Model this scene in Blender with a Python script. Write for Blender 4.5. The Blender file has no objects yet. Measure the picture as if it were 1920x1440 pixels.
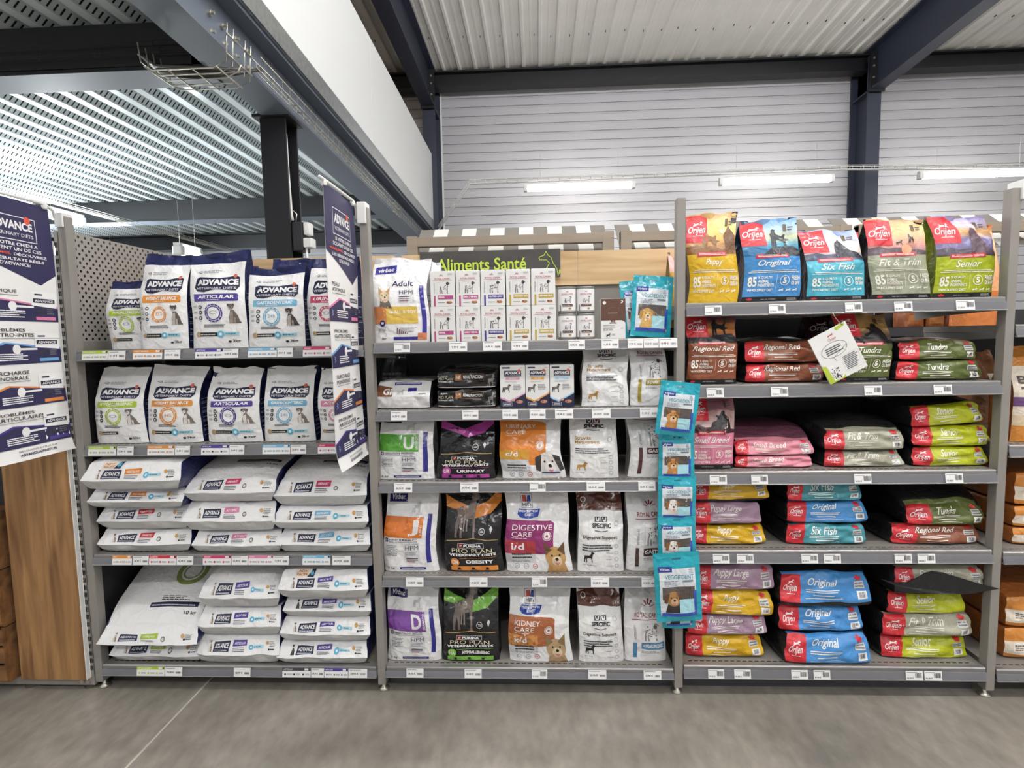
import bpy, bmesh, math, random
import numpy as np
from mathutils import Vector, Matrix, geometry

S = bpy.context.scene
COL = S.collection

# ------------------------------------------------------------------ camera
FPX = 1063.99
CAM = np.array([1.936, -2.2766, 1.5087])
PITCH, YAW, ROLL = .0844, .0468, -.0188
def _axes():
    cy, sy, cp, sp = math.cos(YAW), math.sin(YAW), math.cos(PITCH), math.sin(PITCH)
    f = np.array([-sy*cp, cy*cp, -sp]); r = np.array([cy, sy, 0.]); u = np.cross(r, f)
    c, s = math.cos(ROLL), math.sin(ROLL)
    return c*r+s*u, -s*r+c*u, f
AX, AY, AZ = _axes()
camd = bpy.data.cameras.new('camera'); cam = bpy.data.objects.new('camera', camd); COL.objects.link(cam)
camd.sensor_fit = 'HORIZONTAL'; camd.sensor_width = 36; camd.lens = FPX*36/1920; camd.clip_start = .02
m4 = Matrix.Identity(4)
for i in range(3):
    m4[i][0], m4[i][1], m4[i][2], m4[i][3] = AX[i], AY[i], -AZ[i], CAM[i]
cam.matrix_world = m4
S.camera = cam
def at(x, y, X=None, Y=None, Z=None):
    """point of the place seen at photo pixel (x, y) on the plane X=, Y= or Z="""
    d = AZ + AX*(x-960)/FPX - AY*(y-720)/FPX
    for i, v in enumerate((X, Y, Z)):
        if v is not None:
            return CAM + d*(v-CAM[i])/d[i]

# ------------------------------------------------------------------ light
S.view_settings.view_transform = 'Standard'; S.view_settings.look = 'None'
S.view_settings.gamma = 1; S.view_settings.use_curve_mapping = False
S.view_settings.exposure = 0.42
S.cycles.use_denoising = True
S.cycles.max_bounces = 6; S.cycles.diffuse_bounces = 3; S.cycles.glossy_bounces = 3
S.cycles.transparent_max_bounces = 8; S.cycles.sample_clamp_indirect = 4
w = bpy.data.worlds.new('hall_ambient'); S.world = w; w.use_nodes = True
w.node_tree.nodes['Background'].inputs[0].default_value = (1, 1, 1, 1)
w.node_tree.nodes['Background'].inputs[1].default_value = .5
E_AISLE, E_WALL, E_MEZZ, E_STORE, E_FRONT = 88, 18, 185, 30, 25

# ------------------------------------------------------------------ materials
def lin(c):
    if isinstance(c, str):
        c = [int(c[i:i+2], 16)/255 for i in (0, 2, 4)]
    return tuple(x/12.92 if x <= .04045 else ((x+.055)/1.055)**2.4 for x in c[:3])
MATS = {}
def nodes(name):
    m = bpy.data.materials.new(name); m.use_nodes = True
    t = m.node_tree; b = t.nodes['Principled BSDF']; MATS[name] = m
    return m, t, b
def N(t, kind, **kw):
    n = t.nodes.new(kind)
    for k, v in kw.items(): setattr(n, k, v)
    return n
def mat(name, col, rough=.5, metal=0., noise=0., nscale=8., bump=0., bscale=40., stretch=None, spec=.5):
    m, t, b = nodes(name)
    c = lin(col)
    b.inputs['Base Color'].default_value = (*c, 1)
    b.inputs['Roughness'].default_value = rough; b.inputs['Metallic'].default_value = metal
    b.inputs['Specular IOR Level'].default_value = spec
    tc = N(t, 'ShaderNodeTexCoord')
    src = tc.outputs['Object']
    if stretch:
        mp = N(t, 'ShaderNodeMapping'); mp.inputs['Scale'].default_value = stretch
        t.links.new(src, mp.inputs[0]); src = mp.outputs[0]
    if noise:
        n = N(t, 'ShaderNodeTexNoise'); n.inputs['Scale'].default_value = nscale; n.inputs['Detail'].default_value = 6
        t.links.new(src, n.inputs['Vector'])
        r = N(t, 'ShaderNodeMapRange'); r.inputs[1].default_value = .3; r.inputs[2].default_value = .7
        r.inputs[3].default_value = 1-noise; r.inputs[4].default_value = 1+noise
        t.links.new(n.outputs[0], r.inputs[0])
        v = N(t, 'ShaderNodeVectorMath', operation='SCALE'); v.inputs[0].default_value = c
        t.links.new(r.outputs[0], v.inputs['Scale']); t.links.new(v.outputs[0], b.inputs['Base Color'])
    if bump:
        n2 = N(t, 'ShaderNodeTexNoise'); n2.inputs['Scale'].default_value = bscale; n2.inputs['Detail'].default_value = 4
        t.links.new(src, n2.inputs['Vector'])
        bp = N(t, 'ShaderNodeBump'); bp.inputs['Strength'].default_value = bump; bp.inputs['Distance'].default_value = .01
        t.links.new(n2.outputs[0], bp.inputs['Height']); t.links.new(bp.outputs[0], b.inputs['Normal'])
    return m
def printed(name, rough, crumple, cscale, coat=0.):
    """film or paper whose ink colour is stored on the mesh; crumple gives fine creases"""
    m, t, b = nodes(name)
    a = N(t, 'ShaderNodeVertexColor', layer_name='Col')
    t.links.new(a.outputs['Color'], b.inputs['Base Color'])
    b.inputs['Roughness'].default_value = rough
    b.inputs['Coat Weight'].default_value = coat; b.inputs['Coat Roughness'].default_value = .12
    if crumple:
        tc = N(t, 'ShaderNodeTexCoord'); oi = N(t, 'ShaderNodeObjectInfo')
        sc = N(t, 'ShaderNodeVectorMath', operation='MULTIPLY_ADD')
        sc.inputs[1].default_value = (3.1, 3.1, 3.1)
        t.links.new(oi.outputs['Location'], sc.inputs[0]); t.links.new(tc.outputs['Object'], sc.inputs[2])
        n = N(t, 'ShaderNodeTexNoise'); n.inputs['Scale'].default_value = cscale*.45; n.inputs['Detail'].default_value = 2
        t.links.new(sc.outputs[0], n.inputs['Vector'])
        wv = N(t, 'ShaderNodeVectorMath', operation='MULTIPLY_ADD'); wv.inputs[1].default_value = (.12, .12, .12)
        t.links.new(n.outputs['Color'], wv.inputs[0]); t.links.new(sc.outputs[0], wv.inputs[2])
        vo = N(t, 'ShaderNodeTexVoronoi'); vo.inputs['Scale'].default_value = cscale
        t.links.new(wv.outputs[0], vo.inputs['Vector'])
        mx = N(t, 'ShaderNodeMath', operation='MULTIPLY_ADD'); mx.inputs[1].default_value = .5
        t.links.new(vo.outputs['Distance'], mx.inputs[0]); t.links.new(n.outputs[0], mx.inputs[2])
        bp = N(t, 'ShaderNodeBump'); bp.inputs['Strength'].default_value = crumple; bp.inputs['Distance'].default_value = .02
        t.links.new(mx.outputs[0], bp.inputs['Height']); t.links.new(bp.outputs[0], b.inputs['Normal'])
    return m
FILM = printed('film_satin', .34, .3, 34)
GLOSS = printed('film_gloss', .19, .42, 30, .3)
PAPER = printed('printed_paper', .55, .0, 10)
def glow(name, col, strength):
    m, t, b = nodes(name)
    b.inputs['Base Color'].default_value = (.9, .9, .9, 1)
    b.inputs['Emission Color'].default_value = (*lin(col), 1); b.inputs['Emission Strength'].default_value = strength
    return m
GREY = mat('painted_grey_metal', '8f8a83', .45, .0, noise=.05, nscale=5)
GREYD = mat('painted_dark_metal', '3a393b', .5, .0)
EDGE = mat('shelf_edge_metal', '979593', .32, .5)
RAILM = mat('ticket_rail_plastic', '64636a', .2, .0)
STEEL = mat('navy_black_steel', '111217', .5)
STEELB = mat('navy_blue_steel', '2f3444', .5)
STEELG = mat('blue_grey_steel', '646d79', .5)
GALV = mat('galvanised_steel', 'b4b8b8', .38, .85, noise=.14, nscale=30)
DECK = mat('galvanised_deck', 'dfe8ea', .3, .2, noise=.05, nscale=6)
WHITEP = mat('white_panel', 'eceeec', .5)
WALLM = mat('white_cladding', 'bfbec1', .45, noise=.02, nscale=2)
ROOFM = mat('white_roof_sheet', 'f3f1ea', .55, noise=.05, nscale=1.5)
WHITE = mat('white_plastic', 'e9e8e4', .4)
BLACK = mat('black_void', '0a0a0c', .7)
CHROME = mat('zinc_wire', 'c9c6b8', .3, .9)
DARKM = mat('dark_fitting', '222226', .5)
BROWN = mat('brown_timber', '8d7e6d', .6, noise=.1, nscale=3, stretch=(1, 1, 6))
TUBE_A, TUBE_W, TUBE_M = glow('lamp_tube_aisle', 'fcfbfd', E_AISLE), glow('lamp_tube_wall', 'fdfaf6', E_WALL), glow('lamp_tube_mezzanine', 'f4fbff', E_MEZZ)
TUBE_F = glow('lamp_tube_front', 'fcfbfd', E_FRONT)
TUBE_S = glow('lamp_tube_store', 'ffd9a8', E_STORE)
def wood(name, a, bcol, vert=False, k=7.):
    m, t, b = nodes(name)
    tc = N(t, 'ShaderNodeTexCoord'); mp = N(t, 'ShaderNodeMapping')
    mp.inputs['Scale'].default_value = (1, 1, .09) if vert else (.09, 1, 1)
    t.links.new(tc.outputs['Object'], mp.inputs[0])
    n = N(t, 'ShaderNodeTexNoise'); n.inputs['Scale'].default_value = k*3; n.inputs['Detail'].default_value = 8
    n.inputs['Distortion'].default_value = .6
    t.links.new(mp.outputs[0], n.inputs['Vector'])
    r = N(t, 'ShaderNodeValToRGB')
    r.color_ramp.elements[0].position = .32; r.color_ramp.elements[0].color = (*lin(bcol), 1)
    r.color_ramp.elements[1].position = .66; r.color_ramp.elements[1].color = (*lin(a), 1)
    t.links.new(n.outputs[0], r.inputs[0]); t.links.new(r.outputs[0], b.inputs['Base Color'])
    b.inputs['Roughness'].default_value = .5
    return m
OAK = wood('oak_laminate', 'e6c79b', 'c39f70')
OAKD = wood('oak_end_panel', 'b08555', '7a5533', True, 9)
CRATE = wood('crate_wood', '8a6038', '5a3a20')
def concrete():
    m, t, b = nodes('polished_concrete')
    tc = N(t, 'ShaderNodeTexCoord')
    n = N(t, 'ShaderNodeTexNoise'); n.inputs['Scale'].default_value = 1.6; n.inputs['Detail'].default_value = 9; n.inputs['Roughness'].default_value = .62
    n2 = N(t, 'ShaderNodeTexNoise'); n2.inputs['Scale'].default_value = 22; n2.inputs['Detail'].default_value = 5
    mp = N(t, 'ShaderNodeMapping'); mp.inputs['Scale'].default_value = (1, .45, 1); mp.inputs['Rotation'].default_value = (0, 0, .7)
    t.links.new(tc.outputs['Object'], n.inputs['Vector']); t.links.new(tc.outputs['Object'], mp.inputs[0]); t.links.new(mp.outputs[0], n2.inputs['Vector'])
    r = N(t, 'ShaderNodeValToRGB'); e = r.color_ramp.elements
    e[0].position = .3; e[0].color = (*lin('7c766c'), 1); e[1].position = .7; e[1].color = (*lin('a8a197'), 1)
    t.links.new(n.outputs[0], r.inputs[0])
    r2 = N(t, 'ShaderNodeMapRange'); r2.inputs[1].default_value = .3; r2.inputs[2].default_value = .7; r2.inputs[3].default_value = .8; r2.inputs[4].default_value = 1.12
    t.links.new(n2.outputs[0], r2.inputs[0])
    v = N(t, 'ShaderNodeVectorMath', operation='SCALE'); t.links.new(r.outputs[0], v.inputs[0]); t.links.new(r2.outputs[0], v.inputs['Scale'])
    t.links.new(v.outputs[0], b.inputs['Base Color'])
    r3 = N(t, 'ShaderNodeMapRange'); r3.inputs[3].default_value = .3; r3.inputs[4].default_value = .5
    t.links.new(n.outputs[0], r3.inputs[0]); t.links.new(r3.outputs[0], b.inputs['Roughness'])
    return m
CONC = concrete()
def pegboard():
    m, t, b = nodes('perforated_panel')
    tc = N(t, 'ShaderNodeTexCoord'); sx = N(t, 'ShaderNodeSeparateXYZ'); t.links.new(tc.outputs['Object'], sx.inputs[0])
    def math_(op, a, bb=None):
        n = N(t, 'ShaderNodeMath', operation=op)
        for i, v in enumerate((a, bb)):
            if v is None: continue
            if isinstance(v, (int, float)): n.inputs[i].default_value = v
            else: t.links.new(v, n.inputs[i])
        return n.outputs[0]
    P = .036
    def grid(o):
        y = math_('SUBTRACT', math_('FRACT', math_('ADD', math_('DIVIDE', sx.outputs[1], P), o+40)), .5)
        z = math_('SUBTRACT', math_('FRACT', math_('ADD', math_('DIVIDE', sx.outputs[2], P), o)), .5)
        return math_('SQRT', math_('ADD', math_('MULTIPLY', y, y), math_('MULTIPLY', z, z)))
    d = math_('MINIMUM', grid(0.), grid(.5))
    k = math_('LESS_THAN', d, .17)
    mx = N(t, 'ShaderNodeMix', data_type='RGBA')
    t.links.new(k, mx.inputs[0]); mx.inputs[6].default_value = (*lin('a19b93'), 1); mx.inputs[7].default_value = (*lin('1a1a1c'), 1)
    t.links.new(mx.outputs[2], b.inputs['Base Color']); b.inputs['Roughness'].default_value = .5
    return m
PEG = pegboard()

# ------------------------------------------------------------------ mesh helpers
def link(o, parent=None):
    COL.objects.link(o)
    if parent is not None: o.parent = parent
    return o
def tag(o, label=None, cat=None, group=None, kind=None):
    if label: o['label'] = label
    if cat: o['category'] = cat
    if group: o['group'] = group
    if kind: o['kind'] = kind
    return o
def empty(name, loc, label=None, cat=None, group=None, kind=None, rz=0.):
    o = bpy.data.objects.new(name, None); o.empty_display_size = .05
    o.location = loc; o.rotation_euler[2] = rz; link(o)
    return tag(o, label, cat, group, kind)
class MB:
    """collects verts and faces of one mesh"""
    def __init__(s): s.v = []; s.f = []
    def add(s, vs, fs):
        o = len(s.v); s.v += [tuple(p) for p in vs]; s.f += [[i+o for i in f] for f in fs]; return s
    def box(s, x0, x1, y0, y1, z0, z1):
        return s.add([(x0,y0,z0),(x1,y0,z0),(x1,y1,z0),(x0,y1,z0),(x0,y0,z1),(x1,y0,z1),(x1,y1,z1),(x0,y1,z1)],
                     [(0,3,2,1),(4,5,6,7),(0,1,5,4),(1,2,6,5),(2,3,7,6),(3,0,4,7)])
    def prism(s, prof, axis, a, b):
        """closed profile extruded along an axis from a to b"""
        n = len(prof)
        def P(p, t):
            return {'x': (t, p[0], p[1]), 'y': (p[0], t, p[1]), 'z': (p[0], p[1], t)}[axis]
        vs = [P(p, a) for p in prof]+[P(p, b) for p in prof]
        fs = [(i, (i+1) % n, n+(i+1) % n, n+i) for i in range(n)]+[tuple(range(n))[::-1], tuple(range(n, 2*n))]
        return s.add(vs, fs)
    def tube(s, pts, r, k=6):
        pts = [Vector(p) for p in pts]; vs = []; fs = []
        for i, p in enumerate(pts):
            t = (pts[min(i+1, len(pts)-1)]-pts[max(i-1, 0)]).normalized()
            a = t.cross(Vector((0, 0, 1)) if abs(t.z) < .9 else Vector((1, 0, 0))).normalized(); b = t.cross(a)
            vs += [p+(a*math.cos(q)+b*math.sin(q))*r for q in [2*math.pi*j/k for j in range(k)]]
        for i in range(len(pts)-1):
            fs += [(i*k+j, i*k+(j+1) % k, (i+1)*k+(j+1) % k, (i+1)*k+j) for j in range(k)]
        fs += [tuple(range(k))[::-1], tuple(range((len(pts)-1)*k, len(pts)*k))]
        return s.add(vs, fs)
    def lathe(s, prof, k=24, cx=0, cy=0):
        vs = [(cx+r*math.cos(2*math.pi*j/k), cy+r*math.sin(2*math.pi*j/k), z) for r, z in prof for j in range(k)]
        fs = [(i*k+j, i*k+(j+1) % k, (i+1)*k+(j+1) % k, (i+1)*k+j) for i in range(len(prof)-1) for j in range(k)]
        fs += [tuple(range(k))[::-1], tuple(range((len(prof)-1)*k, len(prof)*k))]
        return s.add(vs, fs)
    def mesh(s, name, m, smooth=False, bevel=0.):
        me = bpy.data.meshes.new(name); me.from_pydata(s.v, [], s.f)
        if bevel:
            bm = bmesh.new(); bm.from_mesh(me)
            bmesh.ops.recalc_face_normals(bm, faces=bm.faces)
            bmesh.ops.bevel(bm, geom=[e for e in bm.edges if e.is_manifold and e.calc_face_angle(0) > .5], offset=bevel, segments=2, profile=.6, affect='EDGES')
            bm.to_mesh(me); bm.free()
        else:
            bm = bmesh.new(); bm.from_mesh(me); bmesh.ops.recalc_face_normals(bm, faces=bm.faces); bm.to_mesh(me); bm.free()
        me.materials.append(m)
        if smooth: me.polygons.foreach_set('use_smooth', [True]*len(me.polygons))
        return me
    def build(s, name, m, parent=None, smooth=False, bevel=0.):
        return link(bpy.data.objects.new(name, s.mesh(name, m, smooth, bevel)), parent)
def coloured(name, verts, faces, cols, m, parent=None, smooth=True):
    """mesh with one ink colour per face"""
    me = bpy.data.meshes.new(name)
    me.from_pydata(verts if isinstance(verts, list) else verts.tolist(), [], faces if isinstance(faces, list) else faces.tolist())
    a = me.color_attributes.new('Col', 'FLOAT_COLOR', 'CORNER')
    n = np.array([len(f) for f in faces]) if isinstance(faces, list) else np.full(len(faces), faces.shape[1])
    c = np.ones((len(faces), 4), np.float32); c[:, :3] = np.asarray(cols, np.float32)
    a.data.foreach_set('color', np.repeat(c, n, axis=0).ravel())
    me.materials.append(m)
    if smooth: me.polygons.foreach_set('use_smooth', [True]*len(me.polygons))
    return link(bpy.data.objects.new(name, me), parent)

# ------------------------------------------------------------------ print: flat shapes laid on a surface
_fc = bpy.data.curves.new('lettering', 'FONT'); _fc.resolution_u = 3
_fo = bpy.data.objects.new('lettering', _fc)
_glyphs = {}
def glyphs(txt, bold, shear):
    k = (txt, bold, shear)
    if k not in _glyphs:
        _fc.body = txt; _fc.offset = bold; _fc.shear = shear; _fc.align_x = 'LEFT'
        _fc.resolution_u = 2 if len(txt) > 14 else 3
        me = _fo.to_mesh(); me.calc_loop_triangles()
        v = np.empty(len(me.vertices)*3, np.float32); me.vertices.foreach_get('co', v); v = v.reshape(-1, 3)[:, :2].astype(float)
        f = np.empty(len(me.loop_triangles)*3, np.int32); me.loop_triangles.foreach_get('vertices', f); f = f.reshape(-1, 3)
        _fo.to_mesh_clear()
        lo, hi = v.min(0), v.max(0)
        _glyphs[k] = ((v-lo)/(hi-lo), f, (hi-lo)[0]/(hi-lo)[1])
    return _glyphs[k]
def split(tris, pw, ph, h):
    """bisect 2-D triangles until no edge is longer than h metres"""
    sc = np.array([pw, ph]); out = []
    todo = tris
    while len(todo):
        e = np.stack([np.linalg.norm((todo[:, (i+1) % 3]-todo[:, i])*sc, axis=1) for i in range(3)], 1)
        k = e.argmax(1); big = e.max(1) > h
        out.append(todo[~big]); todo = todo[big]; k = k[big]
        if not len(todo): break
        r = np.arange(len(todo)); a, b, c = todo[r, k], todo[r, (k+1) % 3], todo[r, (k+2) % 3]
        mid = (a+b)/2
        todo = np.concatenate([np.stack([a, mid, c], 1), np.stack([mid, b, c], 1)])
    return np.concatenate(out)
class Print:
    """ink laid on a surface F(u, v): every named part becomes one thin mesh"""
    def __init__(s, F, pw, ph, flip=1., step=.02, lift=.0007):
        s.F, s.pw, s.ph, s.step, s.lift, s.parts, s.n = F, pw, ph, step, lift, [['printed_text', []]], 0
        s.flip = flip; s.box = (0, 0, 1, 1)
    def part(s, name): s.parts.append([name, []]); return s
    def sub(s, u0, v0, u1, v1): s.box = (u0, v0, u1, v1); return s
    def _m(s, p):
        b = s.box; p = np.asarray(p, float)
        return np.stack([b[0]+p[..., 0]*(b[2]-b[0]), b[1]+p[..., 1]*(b[3]-b[1])], -1)
    def tris(s, t, col):
        if len(t) == 0: return s
        t = split(s._m(t), s.pw, s.ph, s.step)
        s.parts[-1][1].append((t, lin(col), s.n)); s.n += 1
        return s
    def poly(s, pts, col):
        t = geometry.tessellate_polygon([[Vector((p[0]*s.pw, p[1]*s.ph, 0)) for p in pts]])
        a = np.array(pts, float)
        return s.tris(a[np.array(t)], col)
    def rect(s, u0, v0, u1, v1, col, sk=0.):
        p = np.array([(u0, v0), (u1, v0+sk), (u1, v1+sk), (u0, v1)])
        return s.tris(p[np.array([(0, 1, 2), (0, 2, 3)])], col)
    def shape(s, pts, u0, v0, u1, v1, col):
        return s.poly([(u0+p[0]*(u1-u0), v0+p[1]*(v1-v0)) for p in pts], col)
    def asp(s):
        b = s.box; return s.pw*(b[2]-b[0])/(s.ph*(b[3]-b[1]))
    def disc(s, u, v, r, col, k=20, r0=0., ry=1.):
        """radius in u units; r0 gives a ring"""
        q = np.linspace(0, 2*np.pi, k+1); a = s.asp()*ry
        def c(rr): return np.stack([u+rr*np.cos(q), v+rr*a*np.sin(q)], -1)
        o = c(r)
        if r0: i = c(r0); t = np.concatenate([np.stack([o[:-1], o[1:], i[1:]], 1), np.stack([o[:-1], i[1:], i[:-1]], 1)])
        else: t = np.stack([np.repeat([[u, v]], k, 0), o[:-1], o[1:]], 1)
        return s.tris(t, col)
    def text(s, txt, u0, v0, u1, v1, col, bold=.0, shear=0., sk=0., fit=True, arc=0.):
        g, f, asp = glyphs(txt, bold, shear)
        if not fit:      # keep letter proportions, height given
            u1 = u0+asp*(v1-v0)/s.asp()
        p = np.stack([u0+g[:, 0]*(u1-u0), v0+g[:, 1]*(v1-v0)+sk*g[:, 0]+arc*4*g[:, 0]*(1-g[:, 0])], -1)
        return s.tris(p[f], col)
    def vtext(s, txt, u0, v0, u1, v1, col, bold=.0):
        """lettering turned to read upwards"""
        g, f, asp = glyphs(txt, bold, 0.)
        p = np.stack([u1-g[:, 1]*(u1-u0), v0+g[:, 0]*(v1-v0)], -1)
        return s.tris(p[f], col)
    def lines(s, u0, v0, u1, v1, n, col, seed=1, dens=.82, ragged=.3):
        """text too small to read: rows of word-long dashes"""
        r = random.Random(seed); h = (v1-v0)/n; out = []
        for i in range(n):
            y = v1-h*(i+1)+h*.2; end = u1-(u1-u0)*ragged*r.random(); x = u0
            while x < end:
                wd = min((u1-u0)*r.uniform(.06, .2), end-x)
                out += [[(x, y), (x+wd, y), (x+wd, y+h*.5)], [(x, y), (x+wd, y+h*.5), (x, y+h*.5)]]
                x += wd/dens
        return s.tris(np.array(out), col)
    def bars(s, u0, v0, u1, v1, col='202020', seed=1):
        r = random.Random(seed); x = u0; out = []
        while x < u1:
            wd = min((u1-u0)*r.uniform(.03, .08), u1-x)
            out += [[(x, v0), (x+wd, v0), (x+wd, v1)], [(x, v0), (x+wd, v1), (x, v1)]]; x += wd+(u1-u0)*r.uniform(.03, .08)
        return s.tris(np.array(out), col)
    def stroke(s, pts, wd, col, closed=False):
        """line of a width given in u units"""
        a = s.asp(); P = np.array(pts, float); P[:, 1] /= a
        if closed: P = np.concatenate([P, P[:1]])
        out = []
        for p, q in zip(P[:-1], P[1:]):
            d = q-p; L = np.hypot(*d)
            if L < 1e-9: continue
            n = np.array([-d[1], d[0]])/L*wd/2; e = d/L*wd*.3
            A, B, C, D = p-n-e, q-n+e, q+n+e, p+n-e
            out += [[A, B, C], [A, C, D]]
        t = np.array(out); t[..., 1] *= a
        return s.tris(t, col)
    def build(s, parent, m, labels=None):
        for pi, (name, items) in enumerate([q for q in s.parts if q[1]]):
            V, Cc = [], []
            for n, (t, col, _) in enumerate(items):
                p = t.reshape(-1, 2); u, v = p[:, 0], p[:, 1]; e = 1e-3
                P = s.F(u, v)
                du = s.F(u+e, v)-s.F(u-e, v); dv = s.F(u, v+e)-s.F(u, v-e)
                nn = np.cross(du, dv); nn /= np.linalg.norm(nn, axis=1)[:, None]+1e-12
                V.append(P+nn*s.flip*(s.lift+pi*.00015+min(n, 9)*.00028)); Cc.append(np.repeat([col], len(t), 0))
            V = np.concatenate(V); Cc = np.concatenate(Cc)
            F = np.arange(len(V)).reshape(-1, 3)
            # weld equal corners
            key = np.round(V, 6); uq, inv = np.unique(key, axis=0, return_inverse=True)
            F2 = inv.reshape(-1)[F]; ok = (F2[:, 0] != F2[:, 1]) & (F2[:, 1] != F2[:, 2]) & (F2[:, 0] != F2[:, 2])
            o = coloured(name, uq, F2[ok], Cc[ok], m, parent)
            if labels and name in labels: o['label'] = labels[name]

# simple outlines used on packaging (unit square)
DOG_STAND = [(0,.62),(.08,.6),(.2,.64),(.55,.66),(.66,.78),(.7,.95),(.8,1),(.88,.95),(1,.86),(.98,.8),(.86,.78),(.84,.66),(.8,.5),(.8,.3),(.82,.05),(.86,0),(.74,0),(.73,.25),(.68,.4),(.4,.38),(.32,.3),(.34,.06),(.37,0),(.26,0),(.25,.2),(.18,.32),(.14,.06),(.17,0),(.06,0),(.06,.3),(.12,.5),(.1,.56)]
DOG_SIT = [(.1,0),(.12,.2),(.2,.45),(.18,.6),(.08,.7),(.1,.82),(.02,.92),(.12,1),(.25,.96),(.42,1),(.58,.94),(.5,.82),(.52,.7),(.6,.55),(.78,.4),(.86,.2),(1,.1),(.98,0)]
RUN = [(0,.35),(.2,.5),(.12,.8),(.3,.6),(.6,.6),(.75,.8),(.82,.97),(.87,.8),(1,.72),(.97,.62),(.85,.55),(.8,.4),(.98,.18),(.9,.14),(.7,.32),(.5,.34),(.3,.25),(.06,.03),(.02,.1),(.18,.34)]
LEAF = [(.5,0),(.53,.25),(.85,.2),(.78,.35),(1,.55),(.88,.6),(.92,.78),(.72,.72),(.6,.62),(.66,.9),(.57,.86),(.5,1),(.43,.86),(.34,.9),(.4,.62),(.28,.72),(.08,.78),(.12,.6),(0,.55),(.22,.35),(.15,.2),(.47,.25)]
KNEEL = [(0,0),(.1,.35),(.3,.45),(.34,.6),(.24,.66),(.26,.75),(.42,.72),(.5,.95),(.62,1),(.7,.92),(.68,.8),(.86,.6),(.95,.3),(1,0)]
STANDMAN = [(0,0),(.06,.5),(.02,.72),(.1,.8),(.1,.95),(.2,1),(.3,.95),(.28,.82),(.38,.7),(.62,.62),(.74,.72),(.82,.7),(.78,.5),(1,.42),(.78,.34),(.8,0),(.7,0),(.66,.3),(.44,.42),(.3,.4),(.28,0),(.2,0),(.18,.35),(.12,0)]
WAVE = [(0,0),(1,0),(1,.4),(.85,.6),(.7,.5),(.5,.8),(.35,.7),(.2,1),(0,.75)]
def crown(p, u, v, r, col):
    for i in range(5):
        a = math.radians(90+(i-2)*34)
        p.poly([(u+r*.35*math.cos(a)-r*.1, v+p.asp()*r*.35*math.sin(a)), (u+r*.35*math.cos(a)+r*.1, v+p.asp()*r*.35*math.sin(a)), (u+r*math.cos(a)+r*.12, v+p.asp()*r*math.sin(a)), (u+r*math.cos(a)-r*.12, v+p.asp()*r*math.sin(a))], col)
def dog_face(p, u, v, r, fur, ear, muz, up=True, body=None):
    """dog's head of radius r (u units) printed as coloured patches"""
    a = p.asp()
    if body: p.poly([(u-r*1.15, v-r*2.1*a), (u+r*1.2, v-r*2.1*a), (u+r*.7, v-r*.4*a), (u-r*.7, v-r*.4*a)], body)
    p.disc(u, v, r, fur, 18, ry=1.08)
    for q in (-1, 1):
        if up: p.poly([(u+q*r*.95, v+r*.2*a), (u+q*r*.25, v+r*.75*a), (u+q*r*1.05, v+r*1.55*a)], ear)
        else: p.poly([(u+q*r*.5, v+r*.85*a), (u+q*r*1.15, v+r*.6*a), (u+q*r*1.3, v-r*.6*a), (u+q*r*.9, v-r*.75*a)], ear)
    p.disc(u+r*.08, v-r*.38*a, r*.5, muz, 14)
    p.disc(u+r*.1, v-r*.2*a, r*.17, '15120f', 10)
    p.disc(u-r*.33, v+r*.2*a, r*.1, '15120f', 8); p.disc(u+r*.42, v+r*.2*a, r*.1, '15120f', 8)
    p.poly([(u-r*.2, v-r*.55*a), (u+r*.4, v-r*.55*a), (u+r*.1, v-r*.85*a)], 'd97f86')
def sit_dog(p, u0, v0, u1, v1, fur='5b5048', light='d8cfc4'):
    w_, h_ = u1-u0, v1-v0
    p.poly([(u0+.18*w_, v0), (u0+.16*w_, v0+.3*h_), (u0+.26*w_, v0+.62*h_), (u0+.5*w_, v0+.64*h_), (u0+.78*w_, v0+.36*h_), (u0+.9*w_, v0+.12*h_), (u0+w_, v0+.02*h_), (u0+.98*w_, v0)], fur)
    p.poly([(u0+.2*w_, v0), (u0+.22*w_, v0+.5*h_), (u0+.44*w_, v0+.6*h_), (u0+.46*w_, v0)], light)
    p.poly([(u0+.52*w_, v0), (u0+.5*w_, v0+.3*h_), (u0+.62*w_, v0+.26*h_), (u0+.64*w_, v0)], light)
    c, d = u0+.32*w_, v0+.8*h_
    p.disc(c, d, w_*.2, fur, 12)
    for q in (-1, 1): p.poly([(c+q*w_*.1, d+h_*.13), (c+q*w_*.24, d+h_*.13), (c+q*w_*.24, d-h_*.02)], '4a3c34')
    p.disc(c-w_*.03, d-h_*.06, w_*.12, light, 10); p.disc(c-w_*.04, d-h_*.02, w_*.045, '15120f', 8)
    p.disc(c-w_*.1, d+h_*.05, w_*.025, '15120f', 6); p.disc(c+w_*.06, d+h_*.05, w_*.025, '15120f', 6)
# ------------------------------------------------------------------ the hall
fl = MB().box(-9, 14, -8, 6.6, -.1, 0).build('floor', CONC); tag(fl, kind='structure')
MB().box(.443, .451, -8, 6.5, -.001, .0012).build('joint_filler', mat('joint_mastic', 'cfc9bf', .6), fl)

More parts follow.
